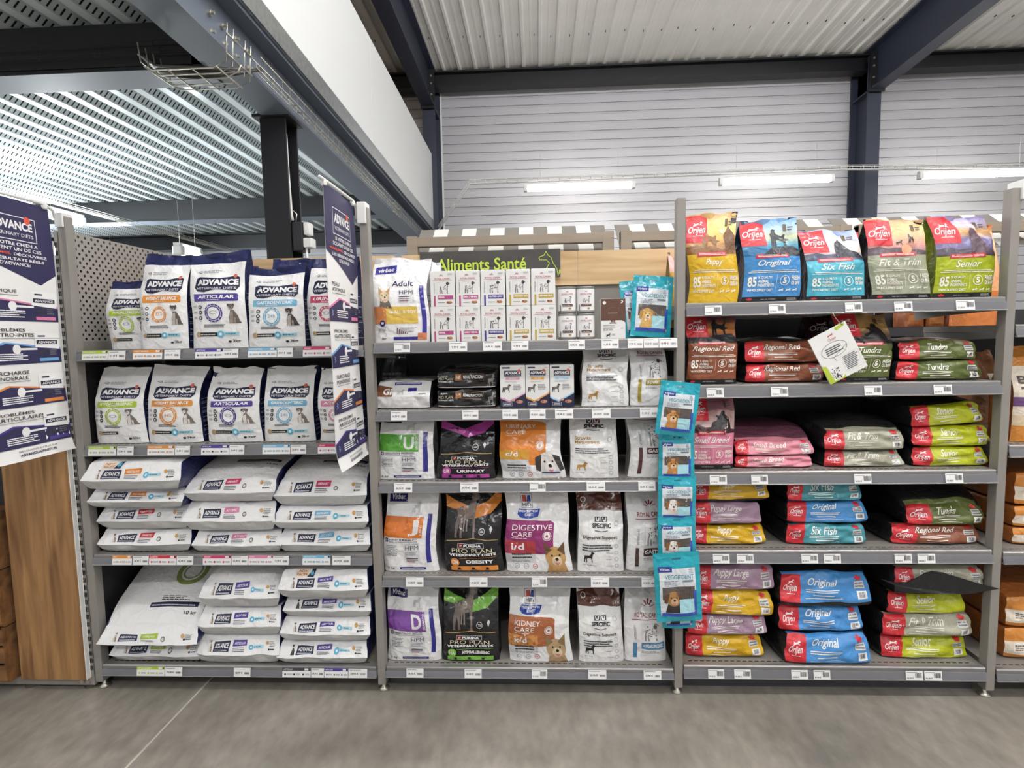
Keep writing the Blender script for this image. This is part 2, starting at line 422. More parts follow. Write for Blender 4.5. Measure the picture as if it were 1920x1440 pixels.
# back wall of horizontal cladding strips
WY = 6.5
wb = MB().box(-9, 14, WY, WY+.1, 0, 5.5).build('wall_back', WALLM); tag(wb, kind='structure')
H = .132
strip = MB().prism([(-.002, 0), (-.034, .004), (-.034, .1), (-.03, .106), (-.03, H-.014), (-.024, H-.008), (-.024, H-.002), (-.002, H)], 'x', 0, 1)
sm = strip.mesh('cladding_strip', WALLM)
for i in range(26):
    for x0, x1 in ((-5.6, .36), (.53, 6.5), (6.68, 12.6)):
        o = link(bpy.data.objects.new('cladding_strip', sm), wb); o.location = (x0, WY, 1.75+i*H); o.scale = (x1-x0, 1, 1)
MB().box(.525, .55, WY-.045, WY, 1.7, 5.12).build('corner_trim', WHITEP, wb)
wl = MB().box(-9.1, -9, -8, 6.6, 0, 5.6).build('wall_left', WALLM); tag(wl, kind='structure')
wr = MB().box(14, 14.1, -8, 6.6, 0, 6).build('wall_right', WALLM); tag(wr, kind='structure')

# roof of ribbed sheets rising slightly towards the camera
RZ, RS = 5.27, .03
cl = MB().add([(-9, 6.6, RZ+.16), (14, 6.6, RZ+.16), (14, -8, RZ+.16+14.6*RS), (-9, -8, RZ+.16+14.6*RS)], [(0, 1, 2, 3)]).build('ceiling', ROOFM); tag(cl, kind='structure')
P = .228
prof = []
for k in range(4):
    a = k*P
    prof += [(a, 0), (a+.015, .03), (a+.045, .03), (a+.06, .004), (a+.125, .004), (a+.13, .008), (a+.155, .008), (a+.16, .004)]
prof.append((4*P, 0))
def sheet(prof, y0, y1, z0, z1, t=.001):
    n = len(prof); b = MB()
    vs = [(x, y0, z0-z) for x, z in prof]+[(x, y1, z1-z) for x, z in prof]
    return b.add(vs, [(i, i+1, n+i+1, n+i) for i in range(n-1)])
rm = sheet(prof, 6.5, -8, RZ+.05, RZ+.05+14.5*RS).mesh('roof_sheet', ROOFM)
for i in range(24):
    o = link(bpy.data.objects.new('roof_sheet', rm), cl); o.location = (-8.5+i*4*P, 0, 0)
sc = MB()
rr = random.Random(3)
for i in range(96):
    for Y in (5.35, 6.2):
        x = -8.4+i*P+.09+rr.uniform(-.02, .02); y = Y+rr.uniform(-.05, .05); z = RZ+.05+(6.5-y)*RS-.006
        sc.box(x-.003, x+.003, y-.018, y+.018, z-.012, z)
tag(sc.build('roof_screw', DARKM, cl), kind='stuff')

# steel portal frames
def frame(x, name):
    c = MB(); c.box(x-.09, x+.09, 6.0, 6.02, 0, 5.2).box(x-.09, x+.09, 6.42, 6.44, 0, 5.2).box(x-.008, x+.008, 6.02, 6.42, 0, 5.2)
    o = c.build('steel_column', STEELB); tag(o, kind='structure')
    r = MB()
    def z(y, k): return RZ+.03+(6.5-y)*RS-k
    for k0, k1, wd in ((0, .02, .09), (.55, .57, .09), (.02, .55, .008)):
        r.add([(x-wd, 6.4, z(6.4, k1)), (x+wd, 6.4, z(6.4, k1)), (x+wd, 6.4, z(6.4, k0)), (x-wd, 6.4, z(6.4, k0)),
               (x-wd, -8, z(-8, k1)), (x+wd, -8, z(-8, k1)), (x+wd, -8, z(-8, k0)), (x-wd, -8, z(-8, k0))],
              [(0, 1, 2, 3), (7, 6, 5, 4), (0, 4, 5, 1), (1, 5, 6, 2), (2, 6, 7, 3), (3, 7, 4, 0)])
    o2 = r.build('roof_rafter', STEELB); tag(o2, kind='structure')
    MB().box(x-.1, x+.1, 5.93, 5.96, 4.72, 5.24).build('end_plate', STEEL, o2)
    for zz in (4.78, 4.9, 5.05, 5.15):
        for q in (-1, 1):
            b = MB().lathe([(.0, 0), (.014, 0), (.014, .012), (0, .012)], 8).build('bolt', CHROME, o2)
            b.rotation_euler[0] = math.pi/2; b.location = (x+q*.06, 5.93, zz)
frame(.44, 'l'); frame(6.58, 'r'); frame(12.7, 'f')
eb = MB(); eb.box(-9, 14, 6.1, 6.3, 5.27, 5.29).box(-9, 14, 6.1, 6.3, 5.07, 5.09).box(-9, 14, 6.19, 6.21, 5.09, 5.27)
tag(eb.build('eave_beam', STEEL), kind='structure')

# ------------------------------------------------------------------ mezzanine
MZ, DZ = 2.9, 3.13
me_ = MB().box(.26, .45, -3, 5.98, MZ, MZ+.018).box(.26, .45, -3, 5.98, 3.19, 3.21).box(.345, .36, -3, 5.98, MZ+.018, 3.19)
eb = me_.build('mezzanine_edge_beam', STEELG); tag(eb, kind='structure')
for y in (.55, .66, .78, .9, 4.05, 4.16, 4.28):
    for z in (3.0, 3.09):
        b = MB().lathe([(.0, 0), (.016, 0), (.016, .014), (.009, .014), (.009, .03), (0, .03)], 6).build('bolt', CHROME, eb)
        b.rotation_euler[1] = math.pi/2; b.location = (.36, y, z)
ga = MB().box(.30, .47, -3, 5.98, 3.212, 3.216).box(.466, .47, -3, 5.98, 3.212, 3.345)
tag(ga.build('galvanised_deck_edge', GALV), kind='structure')
wp = MB().box(.43, .462, -3, 5.985, 3.30, 4.29).build('mezzanine_parapet', WHITEP); tag(wp, kind='structure')
for y0 in (-3, 0, 2.99): MB().box(.428, .4635, y0, y0+2.985, 3.302, 4.285).build('parapet_panel', WHITEP, wp)
for o_ in (eb, wp, bpy.data.objects['galvanised_deck_edge']):
    o_.rotation_euler[0] = -.034; o_.location = (0, 0, MZ); o_.location = Vector((0, .9, MZ))-Matrix.Rotation(-.034, 3, 'X') @ Vector((0, .9, MZ))
dk = MB().box(-9, .34, -3, 6.45, DZ+.08, DZ+.2).build('mezzanine_slab', GREYD); tag(dk, kind='structure')
DP = .165
dprof = []
for k in range(5):
    a = k*DP; dprof += [(a, 0), (a+.06, 0), (a+.085, .055), (a+.14, .055)]
dprof.append((5*DP, 0))
n = len(dprof); b = MB()
b.add([(x, -3, DZ+.055-z) for x, z in dprof]+[(x, 6.45, DZ+.055-z) for x, z in dprof], [(i, i+1, n+i+1, n+i) for i in range(n-1)])
dm = b.mesh('deck_sheet', DECK)
# slots punched through the sloping webs of the deck ribs
sl = MB(); r = random.Random(5)
for k in range(5):
    a = k*DP
    for q in range(232):
        y = -2.9+q*.04
        for (xa, za, xb, zb, s) in ((a+.064, .009, a+.081, .046, -1), (a+.144, .046, a+.161, .009, 1)):
            dx = s*.0006
            sl.add([(xa+dx, y, DZ+.055-za-.0008), (xa+dx, y+.011, DZ+.055-za-.0008), (xb+dx, y+.024, DZ+.055-zb-.0008), (xb+dx, y+.013, DZ+.055-zb-.0008)], [(0, 1, 2, 3)])
slm = sl.mesh('rib_slots', BLACK)
for i in range(11):
    o = link(bpy.data.objects.new('deck_sheet', dm), dk); o.location = (.27-(i+1)*5*DP, 0, 0)
    s2 = link(bpy.data.objects.new('rib_slots', slm), dk); s2.location = o.location; tag(s2, kind='stuff')
for y in (-2.6, .66, 4.18, 6.2):
    cb = MB().box(-9, .26, y, y+.21, MZ, MZ+.015).box(-9, .26, y, y+.21, DZ-.02, DZ-.003).box(-9, .26, y+.098, y+.112, MZ+.015, DZ-.02)
    if y == .66 or y == 4.18: cb = cb.box(-9, .2, y-.004, y-.002, MZ+.017, DZ-.006)
    o = cb.build('mezzanine_cross_beam', STEEL); tag(o, kind='structure')
    MB().box(-9, .255, y+.002, y+.208, MZ-.003, MZ-.0005).build('lit_soffit_sheet', STEELG, o)  # pale sheet under the flange; lamp light put into its colour
mc = MB().box(.235, .395, 1.29, 1.305, 0, MZ-.004).box(.235, .395, 1.455, 1.47, 0, MZ-.004).box(.31, .32, 1.305, 1.455, 0, MZ-.004)
o = mc.build('mezzanine_column', STEEL); tag(o, kind='structure')
MB().box(.2, .43, 1.26, 1.5, MZ-.02, MZ-.002).build('head_plate', STEEL, o)
cd = MB().tube([(.34, 1.4, 2.84), (.36, 1.37, 2.80), (.365, 1.36, 2.6), (.375, 1.36, 2.3), (.38, 1.36, 2.27)], .011, 8).build('cable_conduit', WHITE, None, True)
tag(cd, 'white cable conduit running down the black mezzanine column', 'conduit')
jb = empty('junction_box', (.43, 1.3, 2.05), 'dark wall box with white sockets fixed to the mezzanine column', 'junction box')
MB().box(-.03, .035, .0, .12, .02, .2).build('housing', DARKM, jb, bevel=.006)
MB().box(.036, .075, .01, .09, .12, .2).build('sensor', WHITE, jb, bevel=.012)
MB().box(.036, .09, .0, .08, .04, .1).build('socket', WHITE, jb, bevel=.008)
MB().tube([(.05, .02, .04), (.06, 0, -.05), (.055, .02, -.3)], .008).build('cable', WHITE, jb, True)
MB().tube([(-.03, .06, .2), (-.02, .06, .26), (-.06, .06, .3)], .004).build('lead', CHROME, jb, True)

# wire cable trays
def tray(name, pts, wd, hgt, label, up=Vector((0, 0, 1)), step=.1, r=.0025, m=CHROME):
    root = empty(name, (0, 0, 0), label, 'cable tray')
    pts = [Vector(p) for p in pts]; d = (pts[-1]-pts[0]).normalized(); sd = d.cross(up).normalized()
    for o, h in ((-wd/2, hgt), (-wd/2, 0), (wd/2, 0), (wd/2, hgt), (0, 0)):
        MB().tube([p+sd*o+up*h for p in pts], r).build('long_wire', m, root, True)
    hoops = MB()
    for a, b in zip(pts[:-1], pts[1:]):
        L = (b-a).length; k = max(1, int(L/step))
        for i in range(k):
            c = a.lerp(b, (i+.5)/k)
            hoops.tube([c-sd*wd/2+up*hgt, c-sd*wd/2, c+sd*wd/2, c+sd*wd/2+up*hgt], r*.9, 4)
    tag(hoops.build('cross_wires', m, root, True), kind='stuff')
    return root
tray('cable_tray', [(.49, .75, 2.93), (.49, 5.9, 2.76)], .05, .05, 'wire cable tray running along the foot of the mezzanine edge beam', r=.003)
tray('cable_tray', [(-7, .62, 2.955), (.2, .62, 2.955)], .05, .05, 'wire cable tray running along the first dark mezzanine cross beam', r=.002, m=DARKM, step=.3)
tray('cable_tray', [(-2.2, -2, 2.72), (-2.2, 5.5, 2.72)], .06, .03, 'thin wire cable tray under the deck above the perforated panel', r=.0025, step=.3)
TW = WY-.85
lt = [at(822, 432, Y=TW), at(882, 345, Y=TW), at(1585, 318, Y=TW), at(1990, 316, Y=TW)]
tray('cable_tray', lt, .06, .05, 'white wire cable tray crossing in front of the back wall above the lamps', step=.14, r=.005, m=WHITE)
bk = empty('cable_basket', (0, 0, 0), 'bent wire cable basket hanging under the mezzanine edge beam corner', 'cable basket')
for k in range(5):
    y = .46+k*.055
    MB().tube([(.06, y, 2.93), (.07, y, 2.84), (.12, y, 2.8), (.42, y, 2.8), (.485, y, 2.83), (.5, y, 3.0 if k in (0, 1, 3, 4) else 2.86)], .0035).build('hoop_wire', CHROME, bk, True)
for x, z in ((.065, 2.87), (.09, 2.815), (.2, 2.797), (.32, 2.797), (.44, 2.803), (.495, 2.86), (.5, 2.95)):
    MB().tube([(x, .45, z), (x, .69, z)], .0035).build('long_wire', CHROME, bk, True)
for q in range(4):
    MB().tube([(-.02, .62, 2.93+q*.004), (.1, .58-q*.02, 2.83+q*.006), (.28, .56-q*.02, 2.805+q*.006), (.44, .62, 2.84+q*.008), (.49, .8, 2.94)], .008).build('cable', mat('grey_cable_%d' % q, ('2a2a2c', '6d6a64', '1c1c1e', '4c4a46')[q], .5), bk, True)

# ------------------------------------------------------------------ lamps: LED battens
def batten(x, y, z, L, alongY, label, tube, hang=None, group='led batten lamps'):
    root = empty('batten_lamp', (x, y, z), label, 'lamp', group, rz=math.pi/2 if alongY else 0)
    MB().box(-L/2, L/2, -.03, .03, .075, .1).build('housing', WHITE, root, bevel=.006)
    pr = [(.042*math.cos(a), .036+.036*math.sin(a)) for a in [math.radians(70-i*320/14+0) for i in range(15)]]
    MB().prism(pr, 'x', -L/2+.05, L/2-.05).build('diffuser_tube', tube, root)
    for a_, b_ in ((-L/2, -L/2+.05), (L/2-.05, L/2)): MB().box(a_, b_, -.045, .045, -.004, .076).build('end_cap', WHITE, root, bevel=.012)
    if hang:
        for s_ in (-1, 1): MB().tube([(s_*L*.35, 0, .1), (s_*L*.35, 0, hang)], .002, 4).build('hanger_wire', CHROME, root)
    return root
for k, (xa, ya, xb, yb) in enumerate(((987, 353, 1186, 346), (1354, 341, 1557, 333), (1731, 329, 1935, 322))):
    a, b = at(xa, ya, Y=TW), at(xb, yb, Y=TW)
    batten((a[0]+b[0])/2, TW, min(a[2], b[2])-.045, 1.5, False, ('lit white batten lamp on the back wall right of the grey parapet', 'lit white batten lamp on the back wall left of the navy column', 'lit white batten lamp on the back wall right of the navy column')[k], TUBE_W, .5)
la, lb = at(88, 393, X=-2.2), at(150, 411, X=-2.2)
batten(-2.2, (la[1]+lb[1])/2, la[2]-.07, lb[1]-la[1]+.04, True, 'lit batten lamp under the mezzanine behind the left banner', TUBE_M, 3.16-la[2]+.07)
la, lb = at(334, 464, X=-1.1), at(370, 476, X=-1.1)
batten(-1.1, (la[1]+lb[1])/2, la[2]-.06, lb[1]-la[1]+.04, True, 'short lit batten lamp far under the mezzanine behind the perforated panel', TUBE_M, 3.16-la[2]+.06)
for x, y, tb in ((-3.2, 2.0, TUBE_M), (-3.4, 4.2, TUBE_M), (-1.6, -2.4, TUBE_F), (-4.0, -2.4, TUBE_F)):  # the two deeper lamps are added to brighten the deck underside
    batten(x, y, 2.5, 1.5, True, 'unseen batten lamp under the mezzanine deck outside the picture', tb, .66, 'lamps under the deck outside the picture')
batten(-2.6, 3.4, 4.7, 1.5, False, 'lamp over the mezzanine floor hidden behind the parapet', TUBE_S, .6)
for y in (.8, -1.6, -4.6):  # row above the shelving is added to brighten parapet and roof
    for x in (2.2, 4.8, 7.4):
        batten(x, y, 4.4 if y < 0 else 4.75, 1.5, False, 'unseen batten lamp above the picture', TUBE_A, 1.1 if y < 0 else .6, 'lamps over the aisle')

# ------------------------------------------------------------------ timber frames with striped awnings behind the shelving
ST_W, ST_G = mat('awning_white', 'f4f2ec', .7), mat('awning_grey', '8a847c', .7)
for k, (x0, x1) in enumerate(((.74, 2.64), (2.70, 4.74), (4.80, 6.8))):
    root = empty('timber_stall_frame', (0, 0, 0), ('brown timber stall frame behind the oak header boards', 'brown timber stall frame behind the photo-printed bags', 'brown timber stall frame at the far right behind the orange bags')[k], 'frame', 'timber stall frames')
    Y = 3.0
    MB().box(x0, x1, Y, Y+.09, 2.345, 2.43).build('top_rail', BROWN, root, bevel=.004)
    for xx in (x0, x1-.1): MB().box(xx, xx+.1, Y-.003, Y+.087, 0, 2.44).build('post', BROWN, root, bevel=.004)
    MB().box(x0+.1, x1-.1, Y+.01, Y+.07, 1.0, 1.09).build('low_rail', BROWN, root, bevel=.004)
    MB().box(x0+.1, x1-.1, Y+.03, Y+.05, .1, 1.0).build('infill_board', BROWN, root)
    aw = empty('striped_awning', (0, 0, 0), ('grey and white striped awning above the dark green-lettered sign', 'grey and white striped awning behind the photo-printed bags', 'grey and white striped awning at the far right')[k], 'awning', 'striped awnings')
    nst = int((x1-x0)/.138)
    for i in range(nst):
        a = x0+.02+i*(x1-x0-.04)/nst; b_ = x0+.02+(i+1)*(x1-x0-.04)/nst
        s_ = MB().prism([(Y+.1, 2.24), (Y+.104, 2.24), (Y+.6, 2.60), (Y+.6, 2.606), (Y+.1, 2.246)], 'x', a, b_)
        s_.build('stripe', ST_W if i % 2 else ST_G, aw)
# ------------------------------------------------------------------ shelving run
BW = 1.25
PX = [0., 1.25, 2.5, 3.75, 5.0]
LIPS = (.042, .04, .05, .045)
SHELF = [[1.4384, 1.0385, .5664, .0715], [1.4491, 1.1724, .8739, .4727, .0753], [1.5728, 1.249, .8984, .5729, .0826], [1.47, 1.0, .57, .08]]
TOP = [[z+LIPS[i] for z in s] for i, s in enumerate(SHELF)]           # height of the shelf boards
DEPTH = .52
bays = []
BAYLAB = ['grey metal shelving bay holding the white and navy bags', 'grey metal shelving bay with the oak header and mixed bags in the middle', 'grey metal shelving bay holding the red-logo bags', 'grey metal shelving bay at the far right holding orange bags']
KICK = mat('kick_plate_grey', '4b4a4c', .5)
PEGD = mat('shade_toned_panel', '2b2a2b', .6)  # shelf-interior shade put into the near-black panel colour
GREYB = mat('grey_back_panel', '8a8680', .55)
PLAST = None
def plastic(name='clear_ticket_plastic', k=.3):
    m, t, b = nodes(name)
    b.inputs['Base Color'].default_value = (.3, .3, .32, 1); b.inputs['Roughness'].default_value = .06
    tr = N(t, 'ShaderNodeBsdfTransparent'); mx = N(t, 'ShaderNodeMixShader'); mx.inputs[0].default_value = k
    out = t.nodes['Material Output']
    t.links.new(tr.outputs[0], mx.inputs[1]); t.links.new(b.outputs[0], mx.inputs[2]); t.links.new(mx.outputs[0], out.inputs[0])
    return m
PLAST = plastic(k=.22)
PLASTB = plastic('smoked_rail_plastic', .62)
def post(root, x, y0=0., ztop=2.03, front=True):
    p = MB().box(x-.017, x+.017, y0, y0+.045, .035, ztop).build('post' if front else 'rear_post', GREY, root, bevel=.003)
    MB().lathe([(.022, 0), (.024, .006), (.012, .014), (.008, .02), (.008, .05)], 16, x, y0+.03).build('foot', CHROME, p, True)
    return p
for bay in range(4):
    x0, x1 = PX[bay]+.018, PX[bay+1]-.018
    root = empty('shelving_bay', ((x0+x1)/2, .3, 0), BAYLAB[bay], 'shelving', 'shelving bays')
    bays.append(root)
    # parts are built in world coordinates and hung under the bay
    kids = []
    tmp = empty('tmp', (0, 0, 0))
    if bay == 0: post(tmp, PX[0]); post(tmp, PX[0], .58, 1.75, front=False)
    post(tmp, PX[bay+1])
    if bay < 2: post(tmp, PX[bay+1], .58, 1.75, front=False)
    for k, z in enumerate(SHELF[bay]):
        zt = z+LIPS[bay]
        bottom = k == len(SHELF[bay])-1
        sh = MB().box(x0, x1, .012, DEPTH, zt-.026, zt).build('shelf', GREY, tmp)
        MB().prism([(0, zt-.018), (0, zt-.003), (.004, zt+.0015), (.02, zt+.0015), (.02, zt-.004), (.012, zt-.018)], 'x', x0+.004, x1-.004).build('shelf_edge', EDGE, sh)
        # ticket rail: backing strip, clear front and lower bead
        rl = MB().prism([(-.002, zt-.017), (.0, zt-.017), (-.006, z+.002), (-.008, z+.002)], 'x', x0+.002, x1-.002).build('ticket_rail', PLASTB, sh)
        MB().prism([(-.012, z), (-.006, z-.003), (.002, z), (.002, z+.004), (-.01, z+.004)], 'x', x0+.002, x1-.002).build('lower_bead', EDGE, sh)
        MB().prism([(-.0075, zt-.012), (-.0068, zt-.012), (-.013, z+.003), (-.0137, z+.003)], 'x', x0+.002, x1-.002).build('clear_cover', PLAST, sh)
        for s_ in (0, 1):
            xx = x0+.004 if s_ == 0 else x1-.008
            MB().add([(xx, .02, zt-.028), (xx, DEPTH, zt-.028), (xx, DEPTH, zt-.075 if not bottom else z-.02), (xx, .3, zt-.06), (xx, .02, zt-.05),
                      (xx+.004, .02, zt-.028), (xx+.004, DEPTH, zt-.028), (xx+.004, DEPTH, zt-.075 if not bottom else z-.02), (xx+.004, .3, zt-.06), (xx+.004, .02, zt-.05)],
                     [(0, 1, 2, 3, 4), (9, 8, 7, 6, 5), (0, 5, 6, 1), (1, 6, 7, 2), (2, 7, 8, 3), (3, 8, 9, 4), (4, 9, 5, 0)]).build('bracket', GREY, sh)
        sl = MB()
        i = x0+.03
        while i < x1-.04: sl.box(i, i+.016, .034, .039, zt-.001, zt+.0006); i += .025
        tag(sl.build('deck_slots', BLACK, sh), kind='stuff')
    if bay < 3:
        zz = TOP[bay][0]
        if bay < 2: MB().box(x0, x1, .56, .572, .002, zz-.03).build('back_panel', PEGD, tmp)  # carried down to the floor to block lamp light from behind
        else:
            MB().box(x0, 3.44, .56, .572, .06, zz-.03).build('back_panel', PEGD, tmp)
            MB().box(3.442, x1, .56, .572, .06, 1.27).build('back_panel', PEGD, tmp)
        if bay < 2: MB().box(x0, x1, .56, .572, zz-.025, 1.752).build('upper_back_panel', GREYB, tmp)
        if bay:
            kp = MB().box(x0, x1, .07, .08, .0, SHELF[bay][-1]+.01).build('kick_plate', KICK, tmp)
            ks = MB(); i = x0+.1
            while i < x1-.1: ks.box(i, i+.02, .0692, .07, .036, .042); i += .05
            tag(ks.build('kick_slots', GREY, kp), kind='stuff')
    else:
        MB().box(x0, x1, .9, .912, .06, 1.6).build('back_panel', PEGD, tmp)
    for ch in list(tmp.children):
        ch.parent = root; ch.matrix_parent_inverse = Matrix.Translation(-root.location)
    bpy.data.objects.remove(tmp)

def under(root, objs):
    for o in objs: o.parent = root; o.matrix_parent_inverse = Matrix.Translation(-root.location)
# oak header boards
ob = [MB().box(a, b, .545, .56, 1.752, 1.916).build('header_board', OAK) for a, b in ((.02, .905), (.907, 1.232))]
under(bays[0], ob)
ob = [MB().box(a, b, .545, .56, 1.752, 1.916).build('header_board', OAK) for a, b in ((1.268, 2.135), (2.137, 2.64))]
under(bays[1], ob)
# perforated side panel of the first bay
sp = MB().box(-.012, -.006, .06, .98, 1.52, 1.975).build('perforated_side_panel', PEG)
sp2 = MB().box(-.012, -.006, .06, .98, 1.45, 1.52).build('side_panel_border', GREY)
sp3 = MB().box(-.012, -.006, .06, .58, .002, 1.45).build('dark_side_panel', PEGD)  # lower end extended to stop stray lamp light on the floor
under(bays[0], [sp, sp2, sp3])
# clip caps on the posts
caps = [MB().box(x-.022, x+.012, -.008, .05, 1.985, 2.045).build('clip_cap', WHITE, bevel=.004) for x in (0.,)]
under(bays[0], caps+[MB().box(1.25-.024, 1.25+.012, -.01, .05, 1.965, 2.05).build('clip_cap', WHITE, bevel=.004)])
under(bays[2], [MB().box(3.75+.012, 3.75+.04, -.012, .066, 1.985, 2.06).build('clip_cap', WHITE, bevel=.004)])

# end unit left of the run: oak end board, perforated upright, base
eu = empty('end_unit', (-.2, .3, 0), 'end unit of the shelving with a tall oak board and grey base', 'shelving')
parts = [MB().box(-.334, -.04, -.02, 0., .057, 1.93).build('end_board', OAKD), MB().box(-.0402, -.037, -.0205, 0., .057, 1.93).build('board_edge', WHITE),
         MB().box(-.8, -.022, .0, .5, .02, .058).build('base_rail', GREY, bevel=.004), MB().box(-.035, -.022, .0, .06, .058, 1.97).build('upright', GREY)]
hl = MB()
for i in range(56):
    z = .09+i*.033
    hl.box(-.0345, -.0285, -.0006, 0, z, z+.02); hl.box(-.0265, -.0225, -.0006, 0, z, z+.02)
parts.append(tag(hl.build('upright_slots', BLACK), kind='stuff'))
for x in (-.075, -.048, -.7):
    b = MB().lathe([(0, 0), (.009, 0), (.009, .006), (0, .006)], 10).build('bolt', CHROME); b.rotation_euler[0] = math.pi/2; b.location = (x, 0, .04); parts.append(b)
for x in (-.33, -.06): parts.append(MB().lathe([(.028, 0), (.03, .004), (.012, .012), (.008, .022)], 14, x, .03).build('foot', CHROME))
parts.append(MB().box(-1.3, -.345, .1, .12, .06, 1.9).build('rear_panel', PEGD))
under(eu, parts)
# crates standing left of the end board
for k, z in enumerate((.06, .31, .56)):
    cr = empty('wooden_crate', (-.62, .1, z), ('slatted wooden crate on the base left of the oak board, lowest', 'slatted wooden crate left of the oak board, in the middle of the stack', 'slatted wooden crate left of the oak board, topmost')[k], 'crate', 'stacked crates')
    for j in range(3): MB().box(-.26, .26, -.16, -.145, .012+j*.08, .078+j*.08).build('slat', CRATE, cr, bevel=.003)
    for j in range(3): MB().box(-.26, .26, -.01, .0, .012+j*.08, .078+j*.08).build('rear_slat', CRATE, cr)
    for s_ in (-.26, .24): MB().box(s_, s_+.02, -.145, -.01, .0, .245).build('corner_post', CRATE, cr)
    MB().box(-.24, .24, -.145, -.01, .0, .012).build('crate_floor', CRATE, cr)

# ------------------------------------------------------------------ sign
def flat(x0, z0, w_, h_, y): return lambda u, v: np.stack([x0+u*w_, np.full_like(u, y), z0+v*h_], -1)
sg = empty('header_sign', (1.71, .52, 1.79), 'dark grey header sign with green lettering and a dog outline', 'sign')
MB().box(-.345, .34, .0, .006, .0, .135).build('sign_board', mat('slate_print', '45423f', .6, noise=.25, nscale=9), sg)
p = Print(flat(-.345, 0, .685, .135, 0), .685, .135, step=.1)
p.part('lettering')
p.text('Aliments Santé', .12, .3, .76, .74, '14170a', .045); p.text('Aliments Santé', .12, .3, .76, .74, 'c3d94a', .018)
p.part('dog_outline').stroke([(.93, .1), (.9, .3), (.925, .5), (.9, .62), (.855, .62), (.85, .72), (.885, .78), (.9, .92), (.915, .78), (.935, .7), (.95, .5), (.975, .3), (.985, .05)], .005, 'c3d94a')
p.stroke([(.99, .1), (.995, .3), (.999, .15)], .005, 'c3d94a')
p.build(sg, PAPER)

